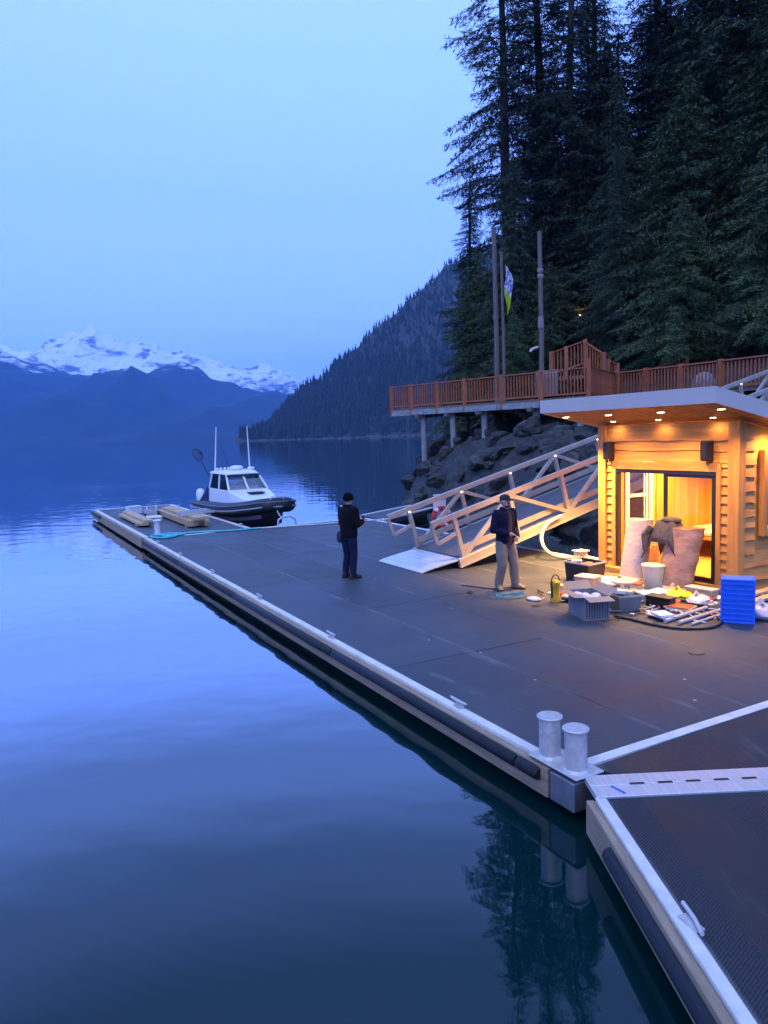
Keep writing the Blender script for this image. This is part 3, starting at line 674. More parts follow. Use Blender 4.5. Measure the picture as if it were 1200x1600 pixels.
    def slab(x0, x1, y0, y1, a, b):
        mb = MB(); mb.add([(x0, y0, rz(x0) + a), (x1, y0, rz(x1) + a), (x1, y1, rz(x1) + a), (x0, y1, rz(x0) + a), (x0, y0, rz(x0) + b), (x1, y0, rz(x1) + b), (x1, y1, rz(x1) + b), (x0, y1, rz(x0) + b)],
                          [(0, 3, 2, 1), (4, 5, 6, 7), (0, 1, 5, 4), (1, 2, 6, 5), (2, 3, 7, 6), (3, 0, 4, 7)]); return mb
    roof = P('roof', slab(TF + .03, TB - .03, SR + .03, SL - .03, 0.045, 0.21), m_dark)
    P('roof_sheet', slab(TF, TB, SR, SL, 0.2405, 0.255), m_fascia, parent=roof)
    P('fascia', slab(TF, TF + .029, SR, SL, 0.0, 0.24), m_fascia, parent=roof); P('fascia', slab(TF + .0295, TB, SR, SR + .028, 0.0, 0.24), m_fascia, parent=roof)
    P('fascia', slab(TF + .0295, TB, SL - .028, SL, 0.0, 0.24), m_fascia, parent=roof); P('fascia', slab(TB - .028, TB, SR + .029, SL - .029, 0.001, 0.239), m_fascia, parent=roof)
    n = 44; w = (SL - SR - .06) / n
    for i in range(n):
        y0 = SR + .03 + i * w
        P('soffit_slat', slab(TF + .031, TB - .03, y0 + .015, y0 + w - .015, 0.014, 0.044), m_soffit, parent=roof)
    # downlights
    for s, pw in ((6.88, 1500), (5.72, 210), (4.50, 210), (3.30, 200)):
        lamp(D, 6.25, s, rz(6.25) + 0.012, pw, cone=104 if pw > 900 else 132)
    for s in (6.20, 5.08, 3.92): lamp(D, 6.86, s, rz(6.86) + 0.012, 7, 0.75, cone=172)
    for t in (7.7, 9.2): lamp(D, t, 6.90, rz(t) + 0.012, 1300, 0.9, cone=100); lamp(D, t, 3.25, rz(t) + 0.012, 110, 0.9)
    for t, s, p in ((8.3, 5.7, 850), (9.3, 4.5, 800)): lamp(D, t, s, rz(t) + 0.012, p, 1.0)
    return D
cabin()
for (s, lab) in ((6.39, 'black box speaker on the cabin wall by the gangway'), (4.09, 'black box speaker on the cabin wall nearer the side window')):
    D = Dock('wall_speaker', 6.99, s, 2.66, lab, 'speaker', 'cabin wall speakers')
    mb = MB(); mb.add([(7.0, s - .10, 2.66), (7.0, s + .10, 2.66), (6.84, s + .06, 2.66), (6.84, s - .06, 2.66), (7.0, s - .10, 3.02), (7.0, s + .10, 3.02), (6.84, s + .06, 3.02), (6.84, s - .06, 3.02)], [(0, 1, 2, 3), (7, 6, 5, 4), (0, 4, 5, 1), (1, 5, 6, 2), (2, 6, 7, 3), (3, 7, 4, 0)])
    D.part('case', mb, m_plast_b, bevel=0.015); D.part('grille', MB().bb(6.828, 6.838, s - .052, s + .052, 2.69, 2.99), m_dark)

# ------------------------------------------------------------------ gangway
def rail_z(x): return 1.40 + 0.25 * (x - 4.0)
def gangway():
    D = Dock('gangway', 4.6, 9.45, DECK, 'aluminium truss gangway sloping from the dock up towards the boardwalk', 'gangway')
    P = D.part; X1 = 20.2
    n = (Vector((-0.25, 0, 1))).normalized()
    cap = EM('post_cap_light', (1.0, 0.78, 0.42), 2.2)
    for y, side in ((8.50, -1), (10.40, 1)):
        ch0, ch1 = Vector((4.66, y, rail_z(4.66) - 1.07)), Vector((X1, y, rail_z(X1) - 1.07))
        P('bottom_chord', MB().beam(ch0, ch1, 0.09, 0.20), m_alu, bevel=0.006)
        P('chord_flange', MB().beam(ch0 + Vector((0, side * .055, -0.085)), ch1 + Vector((0, side * .055, -0.085)), 0.05, 0.02), m_alu)
        P('handrail', MB().beam((3.97, y, rail_z(3.97)), (X1, y, rail_z(X1)), 0.085, 0.12), m_alu, bevel=0.008)
        P('kick_rail', MB().beam((4.75, y - side * .06, rail_z(4.75) - 0.80), (X1, y - side * .06, rail_z(X1) - 0.80), 0.025, 0.13), m_alu)
        a, b, c = (3.985, y, rail_z(3.97) - .03), (4.13, y, rail_z(3.97) - 0.43), (4.66, y, rail_z(4.6) - 0.37)
        P('rail_loop', MB().beam(a, b, 0.06, 0.07), m_alu); P('rail_loop', MB().beam(b, c, 0.06, 0.07), m_alu)
        k = 0; x = 4.55
        while x < X1 - 0.5:
            top = Vector((x, y, rail_z(x) - 0.04)); bot = Vector((x + 0.235, y, rail_z(x) - 0.98 + 0.06))
            p = P('post', MB().beam(top, bot, 0.08, 0.09), m_alu)
            if side > 0: P('cap_light', MB().box(top + Vector((0, -0.045, -0.02)), (0.06, 0.02, 0.035)), cap, parent=p)
            nt = Vector((x + 1.5, y, rail_z(x + 1.5) - 0.05)); nb = Vector((x + 1.5 + 0.235, y, rail_z(x + 1.5) - 0.98 + 0.06))
            if x + 1.5 < X1:
                P('diagonal', MB().beam(bot, nt, 0.07, 0.085) if k % 2 == 0 else MB().beam(top, nb, 0.07, 0.085), m_alu)
            x += 1.5; k += 1
    m_tread = M('gangway_tread', (0.10, 0.10, 0.11), 0.6, 0.1, 0.2, 6, 0.3, 30)
    x = 4.72
    while x < X1 - 0.3:
        x2 = min(x + 1.0, X1); mb = MB(); mb.beam((x + .006, 9.45, rail_z(x) - 0.985), (x2 - .006, 9.45, rail_z(x2) - 0.985), 1.80, 0.05); P('tread_panel', mb, m_tread)
        P('cross_beam', MB().beam((x + .5, 8.55, rail_z(x + .5) - 1.09), (x + .5, 10.35, rail_z(x + .5) - 1.09), 0.08, 0.10), m_alu); x += 1.0
    # hinged transition plate with ribs
    mw = M('ribbed_plate', (0.66, 0.67, 0.69), 0.4, 0.4, 0.1, 5)
    for i in range(6):
        x0, x1 = 3.70 + i * 0.18, 3.70 + (i + 1) * 0.18; f = lambda q: DECK + 0.012 + 0.19 * ((q - 3.70) / 1.08) ** 0.8 if q > 3.7 else DECK + 0.012
        P('plate_rib', MB().beam((x0 + .006, 9.45, f(x0)), (x1 - .006, 9.45, f(x1)), 1.92, 0.022), mw)
    for s in (8.55, 10.35):
        mb = MB(); mb.tube([(4.85, s - .05, DECK + .09), (4.85, s + .05, DECK + .09)], 0.09, 16); P('roller', mb, m_rubber, smooth=True)
gangway()

def tube_obj(name, pts, r, mat, label, cat, n=8, sub=6, group=None):
    # smooth curve through the points
    P = [Vector(p) for p in pts]; out = []
    for i in range(len(P) - 1):
        a, b, c, d = P[max(i - 1, 0)], P[i], P[i + 1], P[min(i + 2, len(P) - 1)]
        for k in range(sub):
            t = k / sub; out.append(0.5 * ((2 * b) + (c - a) * t + (2 * a - 5 * b + 4 * c - d) * t * t + (3 * b - a - 3 * c + d) * t ** 3))
    out.append(P[-1]); o = out[0].copy()
    mb = MB().tube(out, r, n); ob = mb.build(name, mat, None, o, smooth=True); ob.location = o
    return tag(ob, label, cat, group)
m_hose_w = M('cream_hose', (0.62, 0.55, 0.42), 0.5)
tube_obj('water_hose', [W(*p) for p in ((7.45, 8.40, 1.30), (7.0, 8.34, 1.16), (6.72, 8.22, 0.92), (6.70, 8.1, 0.66), (6.86, 7.98, 0.50), (7.12, 7.88, 0.43), (7.36, 7.72, 0.44), (7.42, 7.6, 0.47))], 0.042, m_hose_w, 'thick cream hose looping from the gangway underside down to the dock', 'hose', 10)
tube_obj('supply_pipe', [W(*p) for p in ((7.40, 7.62, 0.46), (7.40, 7.3, 0.45), (7.35, 6.9, 0.45))], 0.04, m_hose_w, 'short cream pipe lying by the cabin corner', 'pipe', 10)
D = Dock('valve_box', 7.35, 7.62, DECK, 'small cream valve box at the end of the cream hose', 'box')
D.part('lid', MB().bb(7.20, 7.48, 7.50, 7.78, DECK + .20, DECK + .225), m_hose_w, bevel=.006); D.part('body', MB().bb(7.23, 7.45, 7.53, 7.75, DECK, DECK + .199), m_hose_w, bevel=.008)

def life_ring_post():
    D = Dock('life_ring_station', 5.35, 10.9, DECK, 'white life ring station with red buoy behind the gangway rail', 'life ring')
    mr = M('buoy_red', (0.62, 0.03, 0.02), 0.45); mw = m_plast_w
    D.part('post', MB().tube([(5.35, 10.98, DECK), (5.35, 10.98, 1.75)], 0.03, 8), m_galv)
    D.part('back_board', MB().bb(5.16, 5.54, 10.93, 10.95, 0.95, 1.78), mw, bevel=0.01)
    D.part('red_band', MB().bb(5.15, 5.55, 10.915, 10.929, 1.66, 1.76), mr)
    rings = [[Vector((5.35 + (0.24 + 0.055 * cos(b)) * cos(a), 10.86 + 0.055 * sin(b), 1.20 + (0.24 + 0.055 * cos(b)) * sin(a))) for b in [2 * pi * k / 8 for k in range(8)]] for a in [2 * pi * k / 24 for k in range(24)]]
    D.part('ring', MB().loft(rings, closed=True), mr, smooth=True)
    for a in (0.6, 2.2, 3.8, 5.3):
        rr = [[Vector((5.35 + (0.24 + 0.060 * cos(b)) * cos(a + d), 10.86 + 0.060 * sin(b), 1.20 + (0.24 + 0.060 * cos(b)) * sin(a + d))) for b in [2 * pi * k / 8 for k in range(8)]] for d in (-.16, 0, .16)]
        D.part('ring_tape', MB().loft(rr), mw)
life_ring_post()
for _o in COL.objects:
    if _o.name == 'life_ring_station': _o.location += T_ * 0.42

# ------------------------------------------------------------------ boardwalk on the rocks
BZ = 4.50
def boardwalk():
    e = empty('boardwalk', (6.0, 33.0, BZ), 0, 'red-brown timber boardwalk on pale posts above the rocky shore', 'boardwalk'); o = (6.0, 33.0, BZ)
    def P(name, mb, mat, parent=None, **k): return mb.build(name, mat, parent or e, o, **k)
    A, B, C, Dd, E_, F = (0.55, 36.0), (7.85, 28.0), (9.95, 31.6), (12.45, 27.2), (13.6, 25.0), (15.2, 22.2)
    back = [(21, 25.5), (18, 31), (11.5, 36.5), (6.8, 39.0), (3.0, 38.6)]
    m_fb = M('pale_beam', (0.28, 0.29, 0.28), 0.7, 0, 0.35, 3, stretch=(1, 1, 3)); m_pile = M('pale_wrapped_pile', (0.27, 0.26, 0.25), 0.7, 0, 0.3, 3, 0.2, 9)
    m_bd = M('walk_board', (0.20, 0.12, 0.08), 0.8, rnd=0.15)
    P('deck_slab', MB().prism([A, B, C, Dd, E_, F] + back, BZ - 0.10, BZ - 0.045), m_bd)
    dv = (Vector((*B, 0)) - Vector((*A, 0))).normalized(); nv = Vector((-dv.y, dv.x, 0))
    L = (Vector((*B, 0)) - Vector((*A, 0))).length
    for i in range(int(L / 0.30)):
        p = Vector((*A, BZ - 0.02)) + dv * (0.15 + i * 0.30); q = p + nv * 3.0; P('walk_board', MB().beam(p + nv * 0.02, q, 0.285, 0.045), m_bd)
    for k in range(5):
        a = Vector((*A, BZ - 0.22)) + dv * (L * k / 5 + .02); b = Vector((*A, BZ - 0.22)) + dv * (L * (k + 1) / 5 - .02); P('edge_beam', MB().beam(a, b, 0.12, 0.24), m_fb)
    for off in (1.4, 2.7):
        P('joist_beam', MB().beam(Vector((*A, BZ - 0.26)) + nv * off, Vector((*B, BZ - 0.26)) + nv * off, 0.2, 0.26), m_pole)
    for (k, off) in ((0.175, .25), (0.345, .25), (0.51, .3), (0.62, 1.6), (0.76, .3), (0.95, .3), (0.25, 2.4), (0.42, 2.2), (0.85, 1.9)):
        p = Vector((*A, 0)) + dv * (L * k) + nv * off; zb = min(ground_z(p.x, p.y), 3.6)
        P('pile', MB().tube([(p.x, p.y, zb - 0.5), (p.x, p.y, BZ - 0.11)], 0.14 if off < 1 else 0.11, 10), m_pile if off < 1 else m_pole, smooth=True)
        P('pile_head', MB().beam(Vector((p.x, p.y, BZ - 0.40)) - nv * .5, Vector((p.x, p.y, BZ - 0.40)) + nv * .5, 0.2, 0.16), m_pole)
    bal = MB().box((0, 0, 0.5), (0.045, 0.045, 0.84)).mesh('baluster', m_redwood)
    def railing(a, b, za, zb_, posts, tall=(), ph=1.12, h=1.05):
        a, b = Vector((*a, za)), Vector((*b, zb_)); d = b - a; Lr = d.length; hd = Vector((d.x, d.y, 0)).normalized()
        up = Vector((0, 0, 1))
        R = P('railing', MB().beam(a + up * h, b + up * h, 0.13, 0.05), m_redwood)
        P('bottom_rail', MB().beam(a + up * 0.11, b + up * 0.11, 0.06, 0.07), m_redwood, parent=R)
        for k in posts:
            p = a + d * k; t = 0.28 if k in tall else 0.0
            P('rail_post', MB().bb(p.x - .075, p.x + .075, p.y - .075, p.y + .075, p.z - 0.32, p.z + ph + t), m_redwood, parent=R)
        n = int(Lr / 0.15)
        for i in range(1, n):
            p = a + d * (i / n)
            if min(abs(i / n - k) * Lr for k in posts) < 0.1: continue
            ob = inst('baluster', bal, R, (p.x - o[0], p.y - o[1], p.z + 0.06 - o[2]), atan2(hd.y, hd.x))
    railing(A, B, BZ, BZ, (0, .125, .28, .43, .62, .80, 1.0), (1.0,))
    railing(B, C, BZ, BZ, (1.0,)); railing(C, Dd, BZ, BZ, (.33, .66, 1.0)); railing(Dd, E_, BZ, BZ, (1.0,)); railing(E_, F, BZ, BZ, (1.0,))
    # upper stair flights behind
    railing((7.7, 33.4), (9.0, 32.6), 5.6, 6.0, (0, .45, 1.0)); railing((9.0, 32.6), (9.6, 31.9), 5.95, 5.35, (1.0,)); railing((9.55, 32.4), (10.5, 32.9), 5.30, 4.95, (.5, 1.0))
    railing((11.6, 33.5), (13.6, 33.0), 4.55, 5.2, (1.0,))
    P('stair_landing', MB().prism([(7.6, 33.5), (9.1, 32.6), (10.0, 33.8), (8.6, 34.8)], 5.45, 5.60), m_bd)
    for i in range(5): P('stair_step', MB().bb(9.3, 10.3, 33.0 + 0 * i, 33.8, BZ + 0.18 * i, BZ + 0.18 * i + 0.05), m_bd)
    P('notice_panel', MB().beam((6.35, 30.1, BZ + 0.62), (7.05, 29.4, BZ + 0.62), 0.05, 1.0), M('grey_panel', (0.34, 0.32, 0.28), 0.7, 0, 0.2))
    P('post_base_stone', MB().ell((12.9, 29.6, BZ + 0.35), (0.45, 0.4, 0.5), 9, 7), M('grey_stone', (0.22, 0.23, 0.25), 0.9, 0, 0.4))
boardwalk()

def flagpole(name, x, y, z0, z1, r, label):
    e = empty(name, (x, y, z0), 0, label, 'pole', 'poles behind the boardwalk')
    MB().tube([(0, 0, 0), (0.02, 0, (z1 - z0) * .5), (-0.02, 0, z1 - z0)], [r, r * .92, r * .82], 12).build('shaft', m_pole, e, smooth=True)
    MB().lathe([(r * .86, z1 - z0 - .01), (r * .9, z1 - z0 + .02), (r * .5, z1 - z0 + .07)], 12, (-0.02, 0, 0)).build('finial', m_pole, e, smooth=True); return e
flagpole('timber_pole', 5.50, 34.9, 3.2, 12.5, 0.125, 'tall thick timber pole left of the flag behind the boardwalk')
flagpole('timber_pole', 5.76, 34.5, 3.2, 11.3, 0.075, 'thinner timber pole that carries the yellow-green flag')
p3 = flagpole('timber_pole', 7.18, 33.0, 3.4, 11.75, 0.115, 'timber pole with white rope wrapping standing apart on the boardwalk')
for z in (4.3, 6.45, 6.7): MB().lathe([(0.12, z), (0.145, z + .1), (0.12, z + .5 if z < 5 else z + .16)], 10).build('rope_wrap', M('white_rope_wrap', (0.26, 0.24, 0.23), 0.9, 0, .3, 9), p3, smooth=True)
MB().tube([(-.15, 0, 3.5), (-.45, -.1, 3.4), (-.5, -.1, 3.3)], 0.06, 6).build('bracket', m_galv, p3); 
def flag():
    m, nt, Pn = nodes_of('flag_cloth'); N = nt.nodes.new; L = nt.links.new
    tc = N('ShaderNodeTexCoord'); sp = N('ShaderNodeSeparateXYZ'); L(tc.outputs['Object'], sp.inputs[0])
    nz = N('ShaderNodeTexNoise'); nz.inputs['Scale'].default_value = 4.5; L(tc.outputs['Object'], nz.inputs['Vector'])
    cr1 = N('ShaderNodeValToRGB'); cr1.color_ramp.interpolation = 'CONSTANT'; cr1.color_ramp.elements[0].color = (0.12, 0.16, 0.42, 1); cr1.color_ramp.elements[1].position = 0.47; cr1.color_ramp.elements[1].color = (0.62, 0.62, 0.68, 1); L(nz.outputs[0], cr1.inputs[0])
    ad = N('ShaderNodeMath'); ad.operation = 'MULTIPLY_ADD'; ad.inputs[1].default_value = 1.6; L(sp.outputs['X'], ad.inputs[0]); L(sp.outputs['Z'], ad.inputs[2])
    gt = N('ShaderNodeMath'); gt.operation = 'LESS_THAN'; gt.inputs[1].default_value = -1.05; L(ad.outputs[0], gt.inputs[0])
    mx = N('ShaderNodeMix'); mx.data_type = 'RGBA'; mx.inputs['B'].default_value = (0.42, 0.62, 0.03, 1); L(gt.outputs[0], mx.inputs['Factor']); L(cr1.outputs[0], mx.inputs['A']); L(mx.outputs['Result'], Pn.inputs['Base Color']); Pn.inputs['Roughness'].default_value = 0.8
    vv, ff = [], []; nz_, nx = 26, 7
    for j in range(nz_):
        v = j / (nz_ - 1); w = 0.32 * (0.35 + 0.65 * sin(pi * min(1, v * 1.05 + .08)) ** 0.7) * (1 - .35 * (v > .6) * (v - .6) * 2)
        for i in range(nx):
            u = i / (nx - 1); vv.append((0.04 + u * w + .05 * sin(v * 9), 0.10 * sin(u * 9 + v * 5) , -v * 2.25 - .25 * u * (1 - v)))
    for j in range(nz_ - 1):
        for i in range(nx - 1): ff.append((j * nx + i, j * nx + i + 1, (j + 1) * nx + i + 1, (j + 1) * nx + i))
    me = bpy.data.meshes.new('flag'); me.from_pydata(vv, [], ff); me.materials.append(m); me.polygons.foreach_set('use_smooth', [True] * len(me.polygons)); me.update()
    ob = link(bpy.data.objects.new('flag', me)); ob.location = (5.82, 34.25, 10.75); sdm = ob.modifiers.new('thick', 'SOLIDIFY'); sdm.thickness = 0.006
    tag(ob, 'limp flag, white and blue above yellow-green, hanging from a pole', 'flag')
flag()
# path lamp and lit shelter in the trees
def shelter():
    x, y, z = 11.6, 43.0, 7.95
    e = empty('stair_shelter', (x, y, z), 0, 'small lit timber stair shelter among the trees above the boardwalk', 'shelter')
    mw = M('shelter_wood', (0.12, 0.08, 0.05), 0.8)
    for dx in (-.9, .1, 1.0): MB().bb(dx - .06, dx + .06, -.06, .06, -1.2, 1.9).build('post', mw, e)
    MB().beam((-.6, 0.6, 2.1), (1.2, .6, 2.1), 1.2, 0.08).build('roof', mw, e)
    for i in range(3): MB().beam((-1.0, .1, .2 + i * .3), (1.3, .1, .3 + i * .32), 0.05, 0.16).build('rail_board', mw, e)
    MB().beam((-1.3, 0.4, -.3), (1.4, .4, -.1), 1.4, 0.12).build('floor', mw, e)
    MB().ell((-.15, -.25, 1.70), (0.13, 0.13, 0.06), 10, 6).build('lamp_globe', EM('path_lamp', (1.0, 0.75, 0.35), 26), e, smooth=True)
    ld = bpy.data.lights.new('path_light', 'POINT'); ld.energy = 40; ld.color = WARM; ld.shadow_soft_size = 0.1; lo = bpy.data.objects.new('path_light', ld); link(lo, e); lo.location = (-.15, -.35, 1.5)
shelter()

# ------------------------------------------------------------------ trees
def conifer(seed, H, R, base, nb, droop, dens=1.0, tl=0.34, tw=0.12, lean=0.0, gap=0.0, bare=0):
    rg = np.random.default_rng(seed)
    tr = MB(); pts, rs = [], []
    ax = lambda z: np.array([lean * z + 0.12 * sin(z * .35 + seed), 0.10 * cos(z * .27 + seed * 2), z])
    n = 14
    for i in range(n + 1):
        z = H * i / n; p = ax(z); pts.append((p[0], p[1], z - (0.8 if i == 0 else 0))); rs.append(max(0.02, 0.0125 * H * (1 - i / n) ** 0.85 + 0.015))
    tr.tube(pts, rs, 9)
    C, Lg, Wd = [], [], []
    for b in range(nb):
        u = (b + rg.random()) / nb; z = H * (base + (0.985 - base) * u)
        if gap and noise.noise((z * .45, seed, 0)) < -gap: continue
        prof = (1 - u) ** 0.8 * (0.62 + 0.38 * min(1, u * 6)) + 0.04
        az = b * 2.39996 + rg.uniform(-.5, .5); lump = noise.noise((cos(az) * 1.3 + seed, sin(az) * 1.3, z * 0.28))
        if lump < -0.42 and R > 3.5: continue
        L = R * prof * rg.uniform(0.5, 1.15) * (1.0 + 0.75 * lump)
        d = np.array([cos(az), sin(az), 0]); lat = np.array([-sin(az), cos(az), 0]); o = ax(z)
        rise = rg.uniform(-0.05, 0.22); dr = droop * rg.uniform(0.7, 1.3)
        f = lambda x: o + d * (L * x) + np.array([0, 0, 1]) * (rise * L * x - dr * L * x * x + 0.10 * L * x ** 4) + lat * (0.06 * L * sin(x * 3 + b))
        bp = [tuple(f(x)) for x in (0, .35, .7, 1.0)]; r0 = 0.006 * L + 0.012
        tr.tube(bp, [r0, r0 * .75, r0 * .45, 0.006], 4, False)
        nn = max(3, int(L / 0.26 * dens)); 
        for i in range(nn):
            x = 0.10 + 0.90 * (i + rg.random()) / nn; p = f(x); tg = f(min(1, x + .03)) - f(x - .03); tg = tg / (np.linalg.norm(tg) + 1e-9)
            if rg.random() < 0.10: continue
            for sd in (-1, 1):
                l2 = (0.42 * L * (1 - x) * min(1, x * 3 + .2) + 0.26) * rg.uniform(0.6, 1.25); l2 = min(l2, 1.7)
                dv = tg * rg.uniform(.45, .8) + lat * sd * rg.uniform(.5, .85) + np.array([0, 0, -rg.uniform(.08, .42)]); dv /= np.linalg.norm(dv)
                m = max(1, int(l2 / 0.20 * dens))
                k = (np.arange(m) + rg.random(m)) / m
                c = p + np.outer(k * l2, dv) + rg.normal(0, 0.04, (m, 3)); c[:, 2] -= 0.22 * (k * l2) ** 2
                lg = dv + rg.normal(0, 0.38, (m, 3)); lg /= np.linalg.norm(lg, axis=1)[:, None]
                up = np.array([0, 0, 1.0]) + rg.normal(0, 0.55, (m, 3)); w = np.cross(lg, up); w /= (np.linalg.norm(w, axis=1)[:, None] + 1e-9)
                sc = rg.uniform(.65, 1.3, m)[:, None]
                C.append(c); Lg.append(lg * sc * tl * .5); Wd.append(w * sc * tw * .5)
    for b in range(bare):
        z = H * base * rg.uniform(.35, 1.0); az = rg.random() * 6.28; L = rg.uniform(1, 3.2); o = ax(z)
        tr.tube([tuple(o), tuple(o + np.array([cos(az) * L * .6, sin(az) * L * .6, .1])), tuple(o + np.array([cos(az) * L, sin(az) * L, -.3]))], [.03, .018, .006], 4, False)
    C, Lg, Wd = np.concatenate(C), np.concatenate(Lg), np.concatenate(Wd); nq = len(C)
    V = np.empty((nq, 4, 3)); V[:, 0] = C - Lg; V[:, 1] = C + Wd; V[:, 2] = C + Lg; V[:, 3] = C - Wd
    me = bpy.data.meshes.new('crown'); me.vertices.add(nq * 4); me.vertices.foreach_set('co', V.reshape(-1)); me.loops.add(nq * 4); me.loops.foreach_set('vertex_index', np.arange(nq * 4, dtype=np.int32))
    me.polygons.add(nq); me.polygons.foreach_set('loop_start', np.arange(0, nq * 4, 4, dtype=np.int32)); me.polygons.foreach_set('loop_total', np.full(nq, 4, dtype=np.int32)); me.update(calc_edges=True)
    return tr.mesh('trunk', m_bark, smooth=True), me
def needle(name, a, b):
    m = M(name, a, 0.75, 0, 0.3, 0.35, spec=0.2, rnd=0.25, col2=b, contrast=(0.35, 0.68)); return m
n_dark = needle('needles_dark', (0.022, 0.038, 0.026), (0.046, 0.070, 0.042)); n_mid = needle('needles_mid', (0.030, 0.055, 0.032), (0.070, 0.105, 0.052)); n_lite = needle('needles_light', (0.045, 0.080, 0.034), (0.100, 0.150, 0.058))
KIND = {}
for nm, args, mat in (('fir', (3, 34, 5.3, 0.36, 170, 0.34, 1.8, .32, .052, .01, .40, 16), n_dark), ('fir_dense', (8, 36, 4.8, 0.08, 430, 0.34, 1.7, .34, .058, -.005, 0, 10), n_dark),
                      ('spire', (14, 30, 3.2, 0.12, 360, 0.28, 1.8, .30, .052, 0, 0, 10), n_dark), ('hemlock', (21, 22, 4.8, 0.05, 380, 0.46, 1.8, .30, .055, .01, 0, 8), n_mid),
                      ('cedar', (27, 13, 4.4, 0.02, 330, 0.52, 2.0, .24, .050, .02, 0, 4), n_lite)):
    t_, c_ = conifer(*args); c_.materials.append(mat); KIND[nm] = (t_, c_, args[1])
def tree(kind, x, y, h, label, rz, wide=1.0, group='forest trees on the slope', sink=0.3):
    t_, c_, H0 = KIND[kind]; z = ground_z(x, y) - sink
    e = empty({'fir': 'fir_tree', 'fir_dense': 'fir_tree', 'spire': 'fir_tree', 'hemlock': 'hemlock_tree', 'cedar': 'cedar_tree'}[kind], (x, y, z), rz, label, 'tree', group)
    k = h / H0; e.scale = (k * wide, k * wide, k)
    inst('trunk', t_, e); inst('crown', c_, e)
tree('fir', 8.2, 46.5, 36, 'tall sparse fir with long branches reaching left against the sky', 2.2, 1.0)
tree('fir_dense', 10.4, 47.5, 38, 'tall dense dark fir just right of the sparse fir', 0.4)
tree('fir_dense', 11.6, 45.0, 36, 'dark fir with a straight trunk behind the rope-wrapped pole', 3.0, 0.85)
tree('spire', 14.6, 52.0, 27, 'slim pointed fir with sky showing around its top', 1.0, 1.0)
tree('spire', 17.0, 56.0, 27, 'slim pointed fir on the skyline, right of the other slim fir', 4.0, 1.0)
tree('cedar', 6.2, 45.5, 11.5, 'bushy young cedar at the left end of the forest above the water', 1.2, 1.0)
tree('hemlock', 8.0, 43.5, 16, 'drooping hemlock directly behind the two flagpoles', 5.2, 0.95)
tree('cedar', 7.2, 40.2, 6.5, 'low cedar shrub behind the boardwalk railing by the flagpoles', 0.3, 1.1)
tree('hemlock', 13.2, 41.0, 17, 'hemlock leaning over the lit stair shelter', 2.8, 0.85)
tree('cedar', 15.0, 36.5, 11.5, 'light green cedar above the right end of the boardwalk', 0.9, 1.15, sink=-2.0)
tree('cedar', 18.2, 34.0, 12.5, 'light green cedar with drooping sprays at the right edge of the picture', 3.9, 1.2, sink=-2.2)
tree('hemlock', 12.2, 37.8, 10.5, 'small hemlock between the stair shelter and the light green cedars', 4.6, 0.9, sink=-1.2)
for x, y, h, lab in ((13.6, 33.6, 7.0, 'low cedar just behind the diagonal stair rail'), (16.4, 31.6, 8.0, 'low cedar behind the right end of the boardwalk railing'), (19.2, 30.0, 9.0, 'cedar filling the slope above the upper end of the gangway'),
                     (17.6, 35.2, 9.5, 'mid-sized cedar on the slope between the two light green cedars'), (21.0, 33.0, 10.5, 'broad cedar at the right picture edge above the cabin roof'), (14.8, 39.5, 11, 'cedar upslope of the small hemlock by the shelter'), (9.6, 41.5, 8.0, 'young cedar left of the lit stair shelter')):
    tree('cedar', x, y, h, lab, x * 1.7, 1.15, sink=-.4)
for x, y, h, lab in ((17.2, 41.5, 20, 'broad hemlock with heavy boughs above the small hemlock'), (20.4, 38.6, 21, 'broad hemlock with heavy boughs behind the light green cedars'), (24.0, 41.5, 24, 'broad hemlock with heavy boughs highest on the right slope'), (14.6, 45.0, 21, 'broad hemlock filling the gap below the slim firs'), (12.0, 43.5, 15, 'hemlock right above the path lamp')):
    tree('hemlock', x, y, h, lab, x * 2.3, 1.4)
rg = random.Random(77); n = 0
spots = [(6.6, 52), (9.2, 55), (12.5, 58), (17.5, 46), (20.5, 43), (24, 46), (22, 38), (26, 40), (28, 47), (20, 52), (24, 54), (30, 54), (27, 60), (18.5, 40.5), (22.5, 34), (27, 33), (31, 38), (16, 49), (21, 47.5), (25, 36), (11, 51), (33, 46), (19, 62), (14, 64), (24, 66), (30, 66), (36, 56), (10.5, 62), (16.5, 44), (8.6, 49.5), (13.5, 47.0), (35, 36), (29, 29), (24, 30)]
for i, (x, y) in enumerate(spots):
    kd = ('fir_dense', 'hemlock', 'fir_dense', 'spire')[i % 4]; h = {'fir_dense': rg.uniform(26, 33), 'hemlock': rg.uniform(19, 25), 'spire': rg.uniform(20, 25)}[kd]
    if x < 17 and y > 47: h *= 0.62
    tree(kd, x, y, h, 'dark conifer in the dense forest mass on the slope', rg.random() * 6.28, rg.uniform(.95, 1.25))

